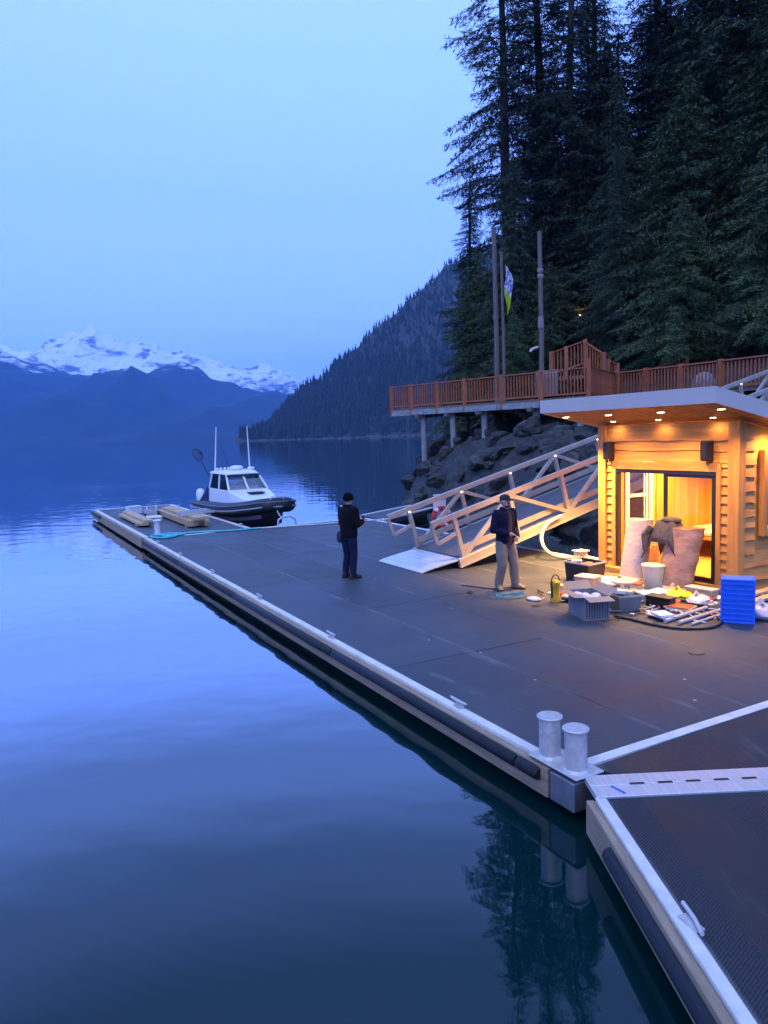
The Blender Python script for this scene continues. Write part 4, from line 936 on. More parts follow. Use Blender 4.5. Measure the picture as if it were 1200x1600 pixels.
# ------------------------------------------------------------------ rigid inflatable boat
def boat():
    bow, stern = W(4.76, 19.75, 0), W(4.74, 27.0, 0); d = (bow - stern); L = d.length
    e = empty('motor_boat', stern, atan2(d.y, d.x), 'rigid inflatable boat with white cabin and dark tube collar moored beyond the dock', 'boat')
    mt = M('hypalon_tube', (0.018, 0.019, 0.023), 0.5, 0, 0.15, 3); mtl = M('grey_tube_top', (0.12, 0.125, 0.14), 0.55, 0, .1, 3); mh = M('hull_black', (0.004, 0.004, 0.006), 0.4); mg = M('hull_grey', (0.30, 0.31, 0.33), 0.45); mw = M('boat_white', (0.78, 0.79, 0.80), 0.35, 0, .04, 2); mn = M('navy_panel', (0.01, 0.014, 0.05), 0.6)
    def path(z0, off=0.0, n=34):                           # outline from starboard stern round the bow to port stern
        out = []
        for i in range(n + 1):
            k = i / n; a = abs(k - 0.5) * 2                # 0 at bow, 1 at stern
            x = L * (1 - a ** 1.55) - 0.22; wy = 1.0 * (1 - (1 - a) ** 3.0) ** 0.55 + off
            out.append(Vector((x, (-1 if k < .5 else 1) * (wy if a > 0.001 else 0), z0 + 0.42 * (x / L) ** 3)))
        return out
    pts = path(0.60); MB().tube(pts, [0.16 + 0.10 * min(1, min(i, 34 - i) / 3) for i in range(35)], 14).build('tube_collar', mt, e, smooth=True)
    for dz, r in ((0.12, .035), (-0.05, .03)):
        MB().tube([p + Vector((0, 0.25 * (-1 if i < 17 else (1 if i > 17 else 0)), dz)) + (Vector((.25, 0, 0)) if i == 17 else Vector((0.10 * (abs(i - 17) < 4), 0, 0))) for i, p in enumerate(pts)], r, 6).build('rub_strake', mtl if dz > 0 else mg, e, smooth=True)
    rings = []                                             # V hull
    for i in range(13):
        x = L * 0.985 * i / 12; a = 1 - i / 12; wd = 0.98 * (1 - (1 - a) ** 3.0) ** 0.55 if a > 0 else 0.02; rk = 0.42 * (x / L) ** 3; kz = -0.35 + 0.85 * max(0, (x / L - .55) / .45) ** 2
        rings.append([Vector((x, -wd, 0.55 + rk)), Vector((x, -wd * .93, 0.28 + rk)), Vector((x, -wd * .8, min(0.02 + rk * .8, .27 + rk))), Vector((x, 0, min(kz, .5))), Vector((x, wd * .8, min(0.02 + rk * .8, .27 + rk))), Vector((x, wd * .93, 0.28 + rk)), Vector((x, wd, 0.55 + rk))])
    MB().loft(rings).build('hull', mh, e, smooth=True)
    st = []
    for i in range(2, 12):
        x = L * 0.985 * i / 12; a = 1 - i / 12; wd = 0.98 * (1 - (1 - a) ** 3.0) ** 0.55; rk = 0.42 * (x / L) ** 3
        st.append([Vector((x, -wd * 0.955 - .012, .31 + rk)), Vector((x, -wd * .91 - .02, .17 + rk)), Vector((x, -wd * .90, .17 + rk)), Vector((x, -wd * 0.945, .31 + rk))])
    MB().loft(st).build('hull_stripe', mg, e)
    MB().loft([[Vector((p.x, p.y * .9, p.z)) for p in (Vector((x, -w, z)), Vector((x, w, z)), Vector((x, w, z + .04)), Vector((x, -w, z + .04)))] for x, w, z in ((0.2, .9, .58), (3.5, .95, .60), (5.6, .75, .74), (6.9, .25, .92))]).build('foredeck', mw, e)
    # cabin: lower coaming and pilothouse
    def ring(x, w, z0, z1, wt=None): wt = wt or w; return [Vector((x, -w, z0)), Vector((x, w, z0)), Vector((x, wt, z1)), Vector((x, -wt, z1))]
    MB().loft([ring(1.4, .88, .60, 1.39, .82), ring(4.06, .88, .60, 1.38, .80), ring(5.0, .80, .66, 1.22, .70), ring(6.15, .52, .78, 1.02, .40)]).build('coachroof', mw, e, bevel=0.04)
    MB().box((4.75, 0.05, 1.30), (0.50, 0.60, 0.03)).build('deck_hatch', mn, e, bevel=.01)
    zb, zt = 1.38, 1.96
    pr = [(2.1, -.80), (4.72, -.78), (4.72, .78), (2.1, .80)]; tp = [(2.2, -.68), (4.02, -.64), (4.02, .64), (2.2, .68)]
    def pil(a, b, w=.045): return MB().beam((a[0], a[1], zb - .02), (b[0], b[1], zt), w * 1.5, w * 1.5)
    mids = [((3.45, -.79), (3.2, -.66)), ((3.45, .79), (3.2, .66)), ((4.72, 0), (4.02, 0))]
    for a, b in list(zip(pr, tp)) + mids: pil(a, b).build('window_pillar', mw, e)
    mgl = GL('boat_glass', (0.85, 0.88, 0.9))
    def quad(a, b, c, d): mb = MB(); mb.add([(*a, zb), (*b, zb), (*c, zt), (*d, zt)], [(0, 1, 2, 3)]); return mb
    for a, b, c, d_ in ((pr[0], mids[0][0], mids[0][1], tp[0]), (mids[0][0], pr[1], tp[1], mids[0][1]), (pr[1], mids[2][0], mids[2][1], tp[1]), (mids[2][0], pr[2], tp[2], mids[2][1]), (pr[2], mids[1][0], mids[1][1], tp[2]), (mids[1][0], pr[3], tp[3], mids[1][1]), (pr[3], pr[0], tp[0], tp[3])):
        ob = quad(a, b, c, d_).build('window_pane', mgl, e); sm = ob.modifiers.new('thick', 'SOLIDIFY'); sm.thickness = 0.01
    MB().loft([ring(1.95, .74, zt, zt + .08, .66), ring(2.6, .76, zt, zt + .13, .64), ring(3.7, .74, zt, zt + .12, .62), ring(4.22, .68, zt - .02, zt + .05, .56)]).build('cabin_roof', mw, e, bevel=0.03)
    MB().beam((4.16, -.66, zt - .05), (4.16, .66, zt - .05), 0.05, 0.09).build('visor', m_plast_b, e)
    for y in (-.35, .35): MB().bb(2.7, 3.2, y - .2, y + .2, 1.0, 1.62).build('helm_seat', mg, e, bevel=.05)
    MB().beam((3.9, -.6, 1.44), (3.9, .6, 1.44), .6, .12).build('dashboard', mg, e)
    # roof gear
    MB().lathe([(.20, 2.08), (.26, 2.11), (.27, 2.19), (.22, 2.25), (.05, 2.27)], 18, (3.1, .08, 0)).build('radar_dome', mw, e, smooth=True)
    MB().lathe([(.10, 2.07), (.15, 2.09), (.15, 2.15), (.10, 2.19)], 14, (3.3, .62, 0)).build('satellite_dome', mw, e, smooth=True)
    for k, y in enumerate((-.66, -.5, -.32, -.15)): MB().ell((2.9 - .05 * k, y, 2.14), (.05, .06, .07), 8, 6).build('deck_lamp', mw, e, smooth=True)
    for y, x, dx, dy in ((-.62, 2.4, -.02, .16), (.62, 3.15, 0, -.03)):
        MB().tube([(x, y, 2.0), (x + dx * .5, y + dy * .5, 2.9), (x + dx, y + dy, 3.85)], [.035, .028, .018], 8).build('antenna', mw, e, smooth=True)
    MB().tube([(2.6, -.1, 2.2), (2.45, -.25, 2.9), (2.35, -.35, 3.35)], [.012, .008, .005], 6).build('fishing_rod', m_plast_b, e)
    # stern: navy side screen, outboard cowls
    mb = MB(); mb.add([(2.08, -.90, .75), (0.9, -.95, .75), (2.08, -.88, 1.42), (2.08, -.86, .75), (0.9, -.91, .75), (2.08, -.84, 1.42)], [(0, 1, 2), (5, 4, 3), (0, 3, 4, 1), (1, 4, 5, 2), (2, 5, 3, 0)]); mb.build('side_screen', mn, e)
    for y in (-.80, .42):
        c = MB(); c.loft([[Vector((-.05 + dx, y + .19 * cos(a) * k, z + 0)) + Vector((.24 * sin(a) * k, 0, 0)) for a in [2 * pi * q / 14 for q in range(14)]] for z, k, dx in ((.60, .75, 0), (.80, 1.0, 0), (1.08, 1.0, -.03), (1.22, .7, -.06), (1.26, .3, -.06))]); ob = c.build('outboard_cowl', mw, e, smooth=True)
        MB().box((-.08, y, .2), (.16, .12, .9)).build('outboard_leg', mh, e)
    MB().tube([(7.05, -.35, .93), (7.15, -.2, 1.28), (7.15, .2, 1.28), (7.05, .35, .93)], .02, 8).build('bow_rail', m_galv, e)
    for ch in e.children:
        if ch.name.split('.')[0] in ('window_pillar', 'window_pane', 'cabin_roof', 'visor', 'helm_seat', 'dashboard', 'radar_dome', 'satellite_dome', 'deck_lamp', 'antenna', 'fishing_rod', 'side_screen'): ch.location.x -= 0.7
    # landing net stands in a rod holder
    nx = stern + Matrix.Rotation(atan2(d.y, d.x), 3, 'Z') @ Vector((1.3, -.75, 2.0))
    n = empty('landing_net', nx, atan2(d.y, d.x), 'round landing net on a pole above the stern of the boat', 'net')
    MB().tube([(0, 0, -.2), (-.25, -.22, .42)], .018, 8).build('handle', m_plast_b, n)
    c = Vector((-.38, -.34, .74)); u = Vector((-.3, -.3, .9)).normalized(); v = Vector((.45, -.85, -.1)).normalized()
    MB().tube([c + u * (.27 * cos(a)) + v * (.23 * sin(a)) for a in [2 * pi * k / 20 for k in range(21)]], .016, 6).build('hoop', m_plast_b, n)
    mb = MB(); w = u.cross(v)
    for k in range(8):
        a = pi * k / 8; mb.tube([c + (u * (.27 * cos(a)) + v * (.23 * sin(a))) * s_ + w * (.22 * (1 - s_ * s_)) for s_ in (-1, -.5, 0, .5, 1)], .006, 4)
    for s_ in (.35, .7): mb.tube([c + (u * (.27 * cos(a)) + v * (.23 * sin(a))) * s_ + w * (.22 * (1 - s_ * s_)) for a in [2 * pi * k / 14 for k in range(15)]], .006, 4)
    tag(mb.build('netting', m_plast_b, n), kind='stuff')
boat()

# ------------------------------------------------------------------ things on the far dock
m_lum = M('fresh_lumber', (0.52, 0.36, 0.20), 0.7, 0, 0.2, 3, 0.1, 12, stretch=(5, .6, 5), rnd=.12)
def lumber_stack(t0, s0, s1, nx, nz, w, h, label, skew=0.0):
    D = Dock('lumber_stack', t0, (s0 + s1) / 2, DECK, label, 'lumber'); rgl = random.Random(int(t0 * 10))
    for s in (s0 + .5, s1 - .5): D.part('bearer', MB().bb(t0 - .02, t0 + nx * w + .02, s - .05, s + .05, DECK, DECK + .06), m_lum)
    for k in range(nz):
        for i in range(nx):
            if k == nz - 1 and i == 0: continue
            j = rgl.uniform(-.18, .18); D.part('board', MB().beam((t0 + (i + .5) * w, s0 + j, DECK + .062 + (k + .5) * h), (t0 + (i + .5) * w + skew, s1 + j, DECK + .062 + (k + .5) * h), w - .008, h - .006), m_lum)
lumber_stack(0.40, 22.0, 26.4, 3, 2, 0.16, 0.09, 'low stack of pale boards along the outer edge of the far dock')
lumber_stack(1.75, 20.3, 25.6, 4, 3, 0.17, 0.10, 'larger lumber pile near the boat side of the far dock')
def simple_box(name, t, s, z, w, l, h, rz, mat, label, cat, lid=None, group=None):
    e = empty(name, W(t, s, z), RZ + rz, label, cat, group)
    MB().bb(-w / 2, w / 2, -l / 2, l / 2, 0, h).build('body', mat, e, bevel=min(.01, h * .2))
    if lid: MB().bb(-w / 2 - .012, w / 2 + .012, -l / 2 - .012, l / 2 + .012, h + .001, h + .03).build('lid', lid, e, bevel=.004)
    return e
simple_box('cooler_box', 1.20, 27.5, DECK, .55, .4, .28, .2, m_plast_w, 'white cooler box far out on the far dock', 'box', m_plast_w)
simple_box('tool_case', 1.25, 23.6, DECK, .5, .75, .16, -.1, M('pale_grey_case', (.5, .51, .53), .5), 'pale grey flat case lying between the two lumber stacks', 'case', m_plast_w)
def frame_pile():
    D = Dock('metal_frame_pile', 2.5, 24.5, DECK, 'galvanised metal frames lying on the larger lumber pile', 'frame', None); z = DECK + .37
    for i in range(2):
        y = 21.2 + i * .55; D.part('frame', MB().beam((1.7, y, z + .03 * i), (3.0, y + .5, z + .03 * i), .10, .05).beam((1.8, y + .42, z + .03 * i), (3.0, y + .95, z + .03 * i), .10, .05), m_galv)
    D2 = Dock('folded_dolly', 1.4, 25.3, DECK, 'grey folded hand truck lying past the boards on the far dock', 'hand truck')
    D2.part('frame', MB().beam((1.2, 24.8, DECK + .12), (1.5, 26.2, DECK + .35), .05, .05).beam((1.55, 24.7, DECK + .12), (1.85, 26.1, DECK + .35), .05, .05).beam((1.5, 26.2, DECK + .35), (1.85, 26.1, DECK + .35), .05, .05), m_galv)
    D2.part('toe_plate', MB().box((1.35, 24.75, DECK + .2), (.5, .06, .35), -.07), m_galv)
    for t in (1.15, 1.65): D2.part('wheel', MB().tube([(t - .04, 24.85, DECK + .14), (t + .04, 24.85, DECK + .14)], .14, 14), m_rubber)
frame_pile()
D = Dock('mooring_post', 0.55, 19.5, DECK, 'single white-capped mooring post at the start of the far dock', 'bollard')
D.part('post', MB().lathe([(.14, DECK), (.11, DECK + .05), (.10, DECK + .42)], 18, (.55, 19.5, 0)), m_galv, smooth=True); D.part('cap', MB().lathe([(.10, DECK + .42), (.135, DECK + .43), (.135, DECK + .46), (.1, DECK + .475)], 18, (.55, 19.5, 0)), m_plast_w, smooth=True)
m_teal = M('teal_rope', (0.08, 0.50, 0.50), 0.75); m_wrope = M('white_rope', (0.62, 0.66, 0.68), 0.8)
rz_ = [(.35, 19.1), (.9, 18.5), (.45, 18.25), (.2, 18.9), (.8, 19.2), (1.2, 18.7), (.5, 18.5), (1.5, 18.9), (2.6, 18.45), (3.6, 18.4)]
tube_obj('teal_mooring_rope', [W(t, s, DECK + .035) for t, s in rz_], .032, m_teal, 'teal mooring rope heaped round the white-capped post', 'rope')
tube_obj('mooring_line', [W(t, s, DECK + .03) for t, s in ((3.6, 18.4), (4.5, 18.2), (5.6, 17.95), (6.6, 17.9), (7.5, 17.6), (7.9, 17.9))], .022, m_wrope, 'white mooring line lying along the far edge of the main dock', 'rope')
D = Dock('mooring_hoop', 4.6, 18.6, DECK, 'galvanised mooring hoop at the dock edge below the bow', 'hoop')
D.part('hoop', MB().tube([(4.3, 18.66, DECK), (4.33, 18.66, DECK + .22), (4.5, 18.66, DECK + .3), (4.75, 18.66, DECK + .3), (4.92, 18.66, DECK + .2), (4.95, 18.66, DECK)], .035, 8), m_galv, smooth=True)

tube_obj('bow_line', [W(4.74, 20.2, 1.02), W(4.68, 19.4, .62), W(4.62, 18.68, DECK + .28)], .016, m_wrope, 'white bow line running from the boat to the mooring hoop', 'rope')
# ------------------------------------------------------------------ people
def remesh(ob, vox, it=3):
    r = ob.modifiers.new('remesh', 'REMESH'); r.mode = 'VOXEL'; r.voxel_size = vox; r.use_smooth_shade = True
    s = ob.modifiers.new('smooth', 'SMOOTH'); s.factor = .5; s.iterations = it; return ob
def ering(c, rx, ry, n=14, rz=0.0):
    return [Vector((c[0] + rx * cos(a) * cos(rz) - ry * sin(a) * sin(rz), c[1] + rx * cos(a) * sin(rz) + ry * sin(a) * cos(rz), c[2])) for a in [2 * pi * k / n for k in range(n)]]
def limb(mb, pts, rs, n=10):
    mb.tube(pts, rs, n)
    for p, r in zip(pts, rs): mb.ell(p, (r, r, r), 10, 6)
def hand(mb, wrist, dirv, side, curl=.5):
    w = Vector(wrist); d = Vector(dirv).normalized(); up = Vector((0, 0, 1)); lat = d.cross(up).normalized(); nn = lat.cross(d)
    mb.tube([w, w + d * .04, w + d * .09], [.026, .036, .034], 8); mb.ell(w + d * .05, (.036, .036, .03), 8, 6)
    for i, l in enumerate((.060, .072, .068, .052)):
        b = w + d * .085 + lat * (-.03 + .02 * i); m_ = b + d * l * .55 - nn * .012 * curl; t = m_ + d * l * .40 - nn * .045 * curl
        mb.tube([b, m_, t], [.010, .0095, .008], 6)
    b = w + d * .03 + lat * side * .035; mb.tube([b, b + d * .03 + lat * side * .02, b + d * .06 + lat * side * .016 - nn * .01], [.013, .011, .009], 6)
def person(loc, rz, label, pose, mats):
    # local +Y is forward, +X the person's right
    e = empty('person', loc, rz, label, 'person', None); P = pose
    skin, jac, tro, boot, hat = mats['skin'], mats['jacket'], mats['trousers'], mats['boots'], mats['hat']
    hd = Vector(P['head'])
    b = MB()
    b.ell(hd, (.078, .095, .115), 16, 12); b.ell(hd + Vector((0, .02, -.065)), (.058, .07, .06), 12, 8)
    b.tube([hd + Vector((0, .088, .01)), hd + Vector((0, .112, -.022))], [.011, .018], 8)            # nose
    for sx in (-1, 1): b.ell(hd + Vector((sx * .080, -.005, -.01)), (.012, .022, .03), 8, 6)          # ears
    b.tube([hd + Vector((0, -.015, -.07)), hd + Vector((0, -.02, -.20))], [.056, .066], 12)
    sh = P['sh']; 
    b.loft([ering((0, 0, .86), .14, .10), ering((0, 0, 1.05), .135, .095), ering((0, 0, 1.3), .165, .11), ering((0, -.01, 1.43), .14, .09), ering((0, -.01, 1.49), .07, .06)])
    for sx, k in ((1, 'R'), (-1, 'L')):
        limb(b, [Vector(p) for p in P['arm' + k]], [.05, .043, .030]); hand(b, P['arm' + k][2], P['hand' + k], -sx)
        limb(b, [Vector(p) for p in P['leg' + k]], [.085, .058, .042])
    remesh(b.build('body', skin, e, smooth=True), .011, 3)
    fc = MB()
    for sx in (-1, 1): fc.ell(hd + Vector((sx * .032, .086, .012)), (.012, .008, .007), 8, 6)
    for sx, q in ((-1, 'eye'), (1, 'eye')): MB().ell(hd + Vector((sx * .032, .087, .012)), (.012, .008, .007), 8, 6).build('eye', m_plast_b, e)
    MB().tube([hd + Vector((-.024, .088, -.058)), hd + Vector((0, .098, -.056)), hd + Vector((.024, .088, -.058))], .006, 6).build('mouth', M('lips', (.30, .12, .10), .6), e)
    if 'beard' in mats:
        remesh(MB().ell(hd + Vector((0, .045, -.092)), (.056, .056, .036), 12, 8).tube([hd + Vector((-.035, .088, -.044)), hd + Vector((0, .098, -.038)), hd + Vector((.035, .088, -.044))], .010, 6).build('beard', mats['beard'], e), .012, 1)
    MB().ell(hd + Vector((0, -.02, .018)), (.084, .092, .108), 14, 9).build('hair', mats['hair'], e, smooth=True)
    # jacket with sleeves
    j = MB(); w = P.get('bulk', 1.0)
    j.loft([ering((0, 0, P['hem']), .185 * w, .135 * w), ering((0, 0, P['hem'] + .12), .178 * w, .13 * w), ering((0, 0, 1.15), .182 * w, .135 * w), ering((0, 0, 1.32), .20 * w, .14 * w), ering((0, -.005, 1.42), .185 * w, .125 * w), ering((0, -.012, 1.485), .10, .088), ering((0, -.012, 1.54), .078, .078)])
    for k in 'RL':
        A = [Vector(p) for p in P['arm' + k]]; A2 = A[1] + (A[2] - A[1]) * .93; limb(j, [A[0], (A[0] + A[1]) / 2, A[1], (A[1] + A2) / 2, A2], [.083 * w, .074 * w, .066 * w, .060 * w, .050 * w])
    remesh(j.build('jacket', jac, e, smooth=True), .013, 2)
    t = MB(); t.loft([ering((0, 0, .80), .155, .12), ering((0, 0, .90), .17, .125), ering((0, 0, 1.02), .155, .115)])
    for k in 'RL':
        q = [Vector(p) for p in P['leg' + k]]; f = P.get('baggy', 1.0)
        limb(t, [q[0], (q[0] + q[1]) / 2, q[1], (q[1] + q[2]) / 2 + Vector((0, -.012, 0)), q[2] + Vector((0, -.005, .015))], [.108, .098 * f, .078 * f, .076 * f, .070 * f])
    remesh(t.build('trousers', tro, e, smooth=True), .014, 2)
    for k in 'RL':
        a = Vector(P['leg' + k][2]); tr = radians(P.get('toe' + k, 0)); Rm = Matrix.Rotation(tr, 3, 'Z'); bt = MB()
        bt.loft([[Vector((a.x, a.y, 0)) + Rm @ Vector((x_, y_, z_)) for x_, y_, z_ in ((-.045, yy, .018), (.045, yy, .018), (.047 * s_, yy, hh * .6), (.03 * s_, yy, hh), (-.03 * s_, yy, hh), (-.047 * s_, yy, hh * .6))] for yy, hh, s_ in ((-.085, .10, .8), (-.05, .15, 1), (.03, .14, 1), (.09, .085, 1.0), (.155, .065, .95), (.19, .04, .7))]); sb = remesh(bt.build('boot', boot, e, smooth=True), .012, 2)
        so = MB(); so.prism([tuple((Vector((a.x, a.y, 0)) + Rm @ Vector((x_, y_, 0)))[:2]) for x_, y_ in ((-.042, -.09), (.042, -.09), (.05, .06), (.045, .17), (0, .20), (-.045, .17), (-.05, .06))], .0, .024); so.build('sole', m_plast_b, sb)
    return e, hd
MATS1 = dict(skin=M('skin_light', (.42, .25, .18), .55), jacket=M('black_jacket', (.004, .004, .006), .85, spec=.15, bump=.9, bscale=9), trousers=M('dark_denim', (.009, .015, .042), .85, spec=.15, bump=.3, bscale=12), boots=M('black_boots', (.02, .016, .014), .6), hat=M('black_knit', (.003, .003, .004), .95, spec=.1, bump=.5, bscale=60), hair=M('dark_hair', (.015, .012, .010), .7))
h1 = (0.0, 0.03, 1.655)
pose1 = dict(head=h1, sh=1.42, hem=.88, bulk=1.2, armR=[(.19, 0, 1.42), (.26, .03, 1.14), (.12, .27, 1.16)], armL=[(-.19, 0, 1.42), (-.26, .03, 1.14), (-.10, .28, 1.17)], handR=(-.25, 1, .15), handL=(.25, 1, .15),
             legR=[(.095, 0, .88), (.11, .02, .47), (.12, -.02, .09)], legL=[(-.095, 0, .88), (-.105, .02, .47), (-.11, -.03, .09)], toeR=-12, toeL=10)
e1, hd1 = person((-0.74, 15.07, DECK), radians(-48), 'person in black jacket, beanie and dark jeans seen from behind, looking at a phone', pose1, MATS1)
hb = MB(); hb.loft([ering((0, hd1.y - .012, hd1.z + dz), rx, ry) for dz, rx, ry in ((-.015, .094, .112), (.03, .096, .114), (.075, .086, .102), (.11, .060, .072), (.128, .022, .028))]); remesh(hb.build('beanie', MATS1['hat'], e1, smooth=True), .012, 1)
MB().loft([ering((0, hd1.y - .012, hd1.z + dz), .100, .118) for dz in (-.035, .012)]).build('beanie_cuff', MATS1['hat'], e1, smooth=True)
MB().beam((-.17, -.055, 1.50), (-.07, -.10, 1.505), .02, .03).build('shoulder_stripe', m_plast_w, e1); MB().beam((-.285, -.045, 1.24), (-.20, -.135, 1.235), .012, .03).build('sleeve_stripe', m_plast_w, e1)
remesh(MB().ell((-.16, -.12, .86), (.085, .055, .13), 12, 8).build('hip_bag', M('navy_bag', (.012, .016, .05), .8), e1, smooth=True), .013, 2)
ph = empty('mobile_phone', e1.matrix_basis @ Vector((0.02, .40, 1.20)), radians(-48), 'small phone held in front of the person in black', 'phone')
ph.location = Vector((-0.74, 15.07, DECK)) + Matrix.Rotation(radians(-48), 3, 'Z') @ Vector((0.0, .41, 1.19))
MB().box((0, 0, .02), (.075, .010, .15), Matrix.Rotation(radians(40), 3, 'X')).build('case', m_plast_b, ph, bevel=.003); MB().box((0, -.006, .024), (.066, .003, .135), Matrix.Rotation(radians(40), 3, 'X')).build('screen', EM('phone_screen', (.75, .85, 1.0), .8), ph)

MATS2 = dict(skin=M('skin_tan', (.50, .29, .20), .55), jacket=M('navy_jacket', (.006, .008, .026), .8, spec=.15, bump=.9, bscale=9), trousers=M('tan_canvas', (.21, .17, .13), .9, 0, .3, 5, .9, 9, stretch=(1, 1, .8)), boots=M('tan_boots', (.30, .20, .12), .7), hat=M('dark_cap', (.014, .014, .018), .85), hair=M('brown_hair', (.03, .02, .015), .7), beard=M('dark_beard', (.035, .024, .018), .9))
h2 = (0.0, 0.03, 1.645)
pose2 = dict(head=h2, sh=1.42, hem=.86, bulk=1.08, baggy=1.18, armR=[(.19, 0, 1.42), (.27, -.02, 1.13), (.10, .20, 1.06)], armL=[(-.19, 0, 1.42), (-.28, -.03, 1.13), (-.15, .17, .98)], handR=(-.75, .55, -.1), handL=(.6, .5, -.35),
             legR=[(.10, 0, .88), (.12, .05, .47), (.13, -.05, .09)], legL=[(-.10, 0, .88), (-.15, .07, .48), (-.17, .09, .09)], toeR=-28, toeL=18)
e2, hd2 = person((2.22, 13.49, DECK), radians(214), 'bearded person in navy jacket, tan trousers and dark cap standing facing the camera', pose2, MATS2)
cp = MB(); cp.loft([ering((0, hd2.y - .012, hd2.z + dz), rx, ry) for dz, rx, ry in ((.028, .092, .110), (.06, .093, .110), (.10, .078, .092), (.125, .035, .045))]); cp.build('cap', MATS2['hat'], e2, smooth=True)
MB().loft([[Vector((x, hd2.y + y, hd2.z + z)) for x, y, z in ((-.07 * k, yy, .034 + dz), (.07 * k, yy, .034 + dz), (.07 * k, yy, .046 + dz), (-.07 * k, yy, .046 + dz))] for yy, k, dz in ((.08, 1.1, 0), (.13, 1.0, -.008), (.17, .6, -.018))]).build('cap_peak', MATS2['hat'], e2)
m, nt, Pn = nodes_of('plaid_shirt'); ck = nt.nodes.new('ShaderNodeTexChecker'); ck.inputs['Scale'].default_value = 32; ck.inputs['Color1'].default_value = (.10, .025, .02, 1); ck.inputs['Color2'].default_value = (.03, .028, .035, 1); tcn = nt.nodes.new('ShaderNodeTexCoord'); nt.links.new(tcn.outputs['Object'], ck.inputs['Vector']); nt.links.new(ck.outputs[0], Pn.inputs['Base Color']); Pn.inputs['Roughness'].default_value = .85
sh_ = MB(); sh_.loft([[Vector((x_ * w_, y_, z_)) for x_, y_ in ((-.085, d_ - .03), (-.05, d_), (0, d_ + .008), (.05, d_), (.085, d_ - .03), (.05, d_ - .05), (-.05, d_ - .05))] for z_, w_, d_ in ((.84, .9, .150), (1.0, .85, .148), (1.2, .75, .152), (1.36, .6, .155), (1.47, .45, .105))]); sh_.build('shirt', m, e2, smooth=True)

# ------------------------------------------------------------------ clutter in front of the cabin
def cardboard_box():
    mc = M('cardboard', (0.30, 0.24, 0.18), 0.85, 0, .1, 6); mp_ = M('printed_cardboard', (0.20, 0.19, 0.19), .8, 0, .2, 4)
    e = empty('cardboard_box', W(3.98, 3.92, DECK), RZ + radians(-20), 'open cardboard box with raised flaps, nearest of the clutter', 'box')
    w, l, h, t = .40, .62, .36, .008
    MB().bb(-w / 2, w / 2, -l / 2, l / 2, 0, t).build('bottom', mc, e)
    MB().bb(-w / 2, -w / 2 + t, -l / 2, l / 2, t, h).build('side', mp_, e); MB().bb(w / 2 - t, w / 2, -l / 2, l / 2, t, h).build('side', mp_, e)
    MB().bb(-w / 2 + t, w / 2 - t, -l / 2, -l / 2 + t, t, h).build('side', mp_, e); MB().bb(-w / 2 + t, w / 2 - t, l / 2 - t, l / 2, t, h).build('side', mp_, e)
    for i in range(9): MB().bb(-w / 2 + .03 + i * .042, -w / 2 + .042 + i * .042, -l / 2 - .003, -l / 2 - .0005, .03, h - .03).build('print_stripe', m_plast_b, e)
    MB().beam((-w / 2, 0, h), (-w / 2 - .16, 0, h + .01), l, .006).build('flap', mc, e); MB().beam((w / 2, 0, h), (w / 2 + .14, 0, h + .10), l, .006).build('flap', mc, e)
    MB().beam((0, -l / 2, h), (0, -l / 2 - .20, h - .03), w, .006).build('flap', mc, e); MB().beam((0, l / 2, h), (0, l / 2 + .16, h + .10), w, .006).build('flap', mc, e)
    mb = MB(); rg2 = random.Random(3)
    for i in range(6): o_ = remesh(MB().ell((rg2.uniform(-.12, .12), rg2.uniform(-.22, .22), h - .06), (.09, .11, .06), 8, 6).build('crumpled_paper', M('packing_paper%d' % i, (.62, .62, .68), .8, 0, .2, 8, .8, 20), e), .02, 0)
cardboard_box()
def tote(name, t, s, w, l, h, rz, mat, label, rim=None, fill=None):
    e = empty(name, W(t, s, DECK), RZ + rz, label, 'tote')
    mb = MB(); n = 4
    def rr(k, z, ins=0): return [Vector((x * (w / 2 * k - ins), y * (l / 2 * k - ins), z)) for x, y in ((-1, -1), (1, -1), (1, 1), (-1, 1))]
    mb.loft([rr(.9, 0), rr(1, h), rr(1, h, .012), rr(.9, .015, .012)]); mb.build('shell', mat, e, bevel=.006)
    MB().loft([rr(1.03, h - .03), rr(1.03, h + .004), rr(1, h + .004, .004), rr(1, h - .03, -.002)], closed=True).build('rim', rim or mat, e)
    rg2 = random.Random(int(t * 100))
    for i in range(fill or 0): MB().box((rg2.uniform(-w * .25, w * .25), rg2.uniform(-l * .3, l * .3), h * .8 + .02 * i), (w * .4, l * .28, .05), rg2.uniform(-1, 1)).build('content', [m_plast_w, m_redwood, m_dark, m_galv][i % 4], e)
    return e
tote('storage_tote', 4.72, 3.95, .42, .58, .27, radians(-15), M('grey_tote', (.16, .17, .16), .5), 'grey tote full of fittings beside the open cardboard box', M('grey_green_rim', (.30, .36, .30), .5), 5)
tote('storage_tote', 5.85, 5.95, .5, .6, .38, 0.1, m_plast_b, 'black tote standing by the left cabin post', M('pale_rim', (.5, .47, .4), .5), 4)
def lantern():
    e = empty('work_lantern', W(4.22, 4.95, DECK), RZ, 'yellow cylindrical work lantern with a wire handle', 'lantern'); my = M('yellow_plastic', (.62, .36, .02), .4)
    MB().lathe([(.09, 0), (.09, .06), (.075, .09), (.075, .26), (.085, .28), (.085, .34), (.05, .37)], 16).build('body', my, e, smooth=True)
    MB().bb(.06, .085, -.02, .02, .05, .36).bb(-.085, -.06, -.02, .02, .05, .36).build('guard', m_plast_b, e)
    MB().tube([Vector((.085 * cos(a), 0, .36 + .10 * sin(a))) for a in [pi * k / 10 for k in range(11)]], .010, 6).build('handle', m_dark, e, smooth=True)
lantern()
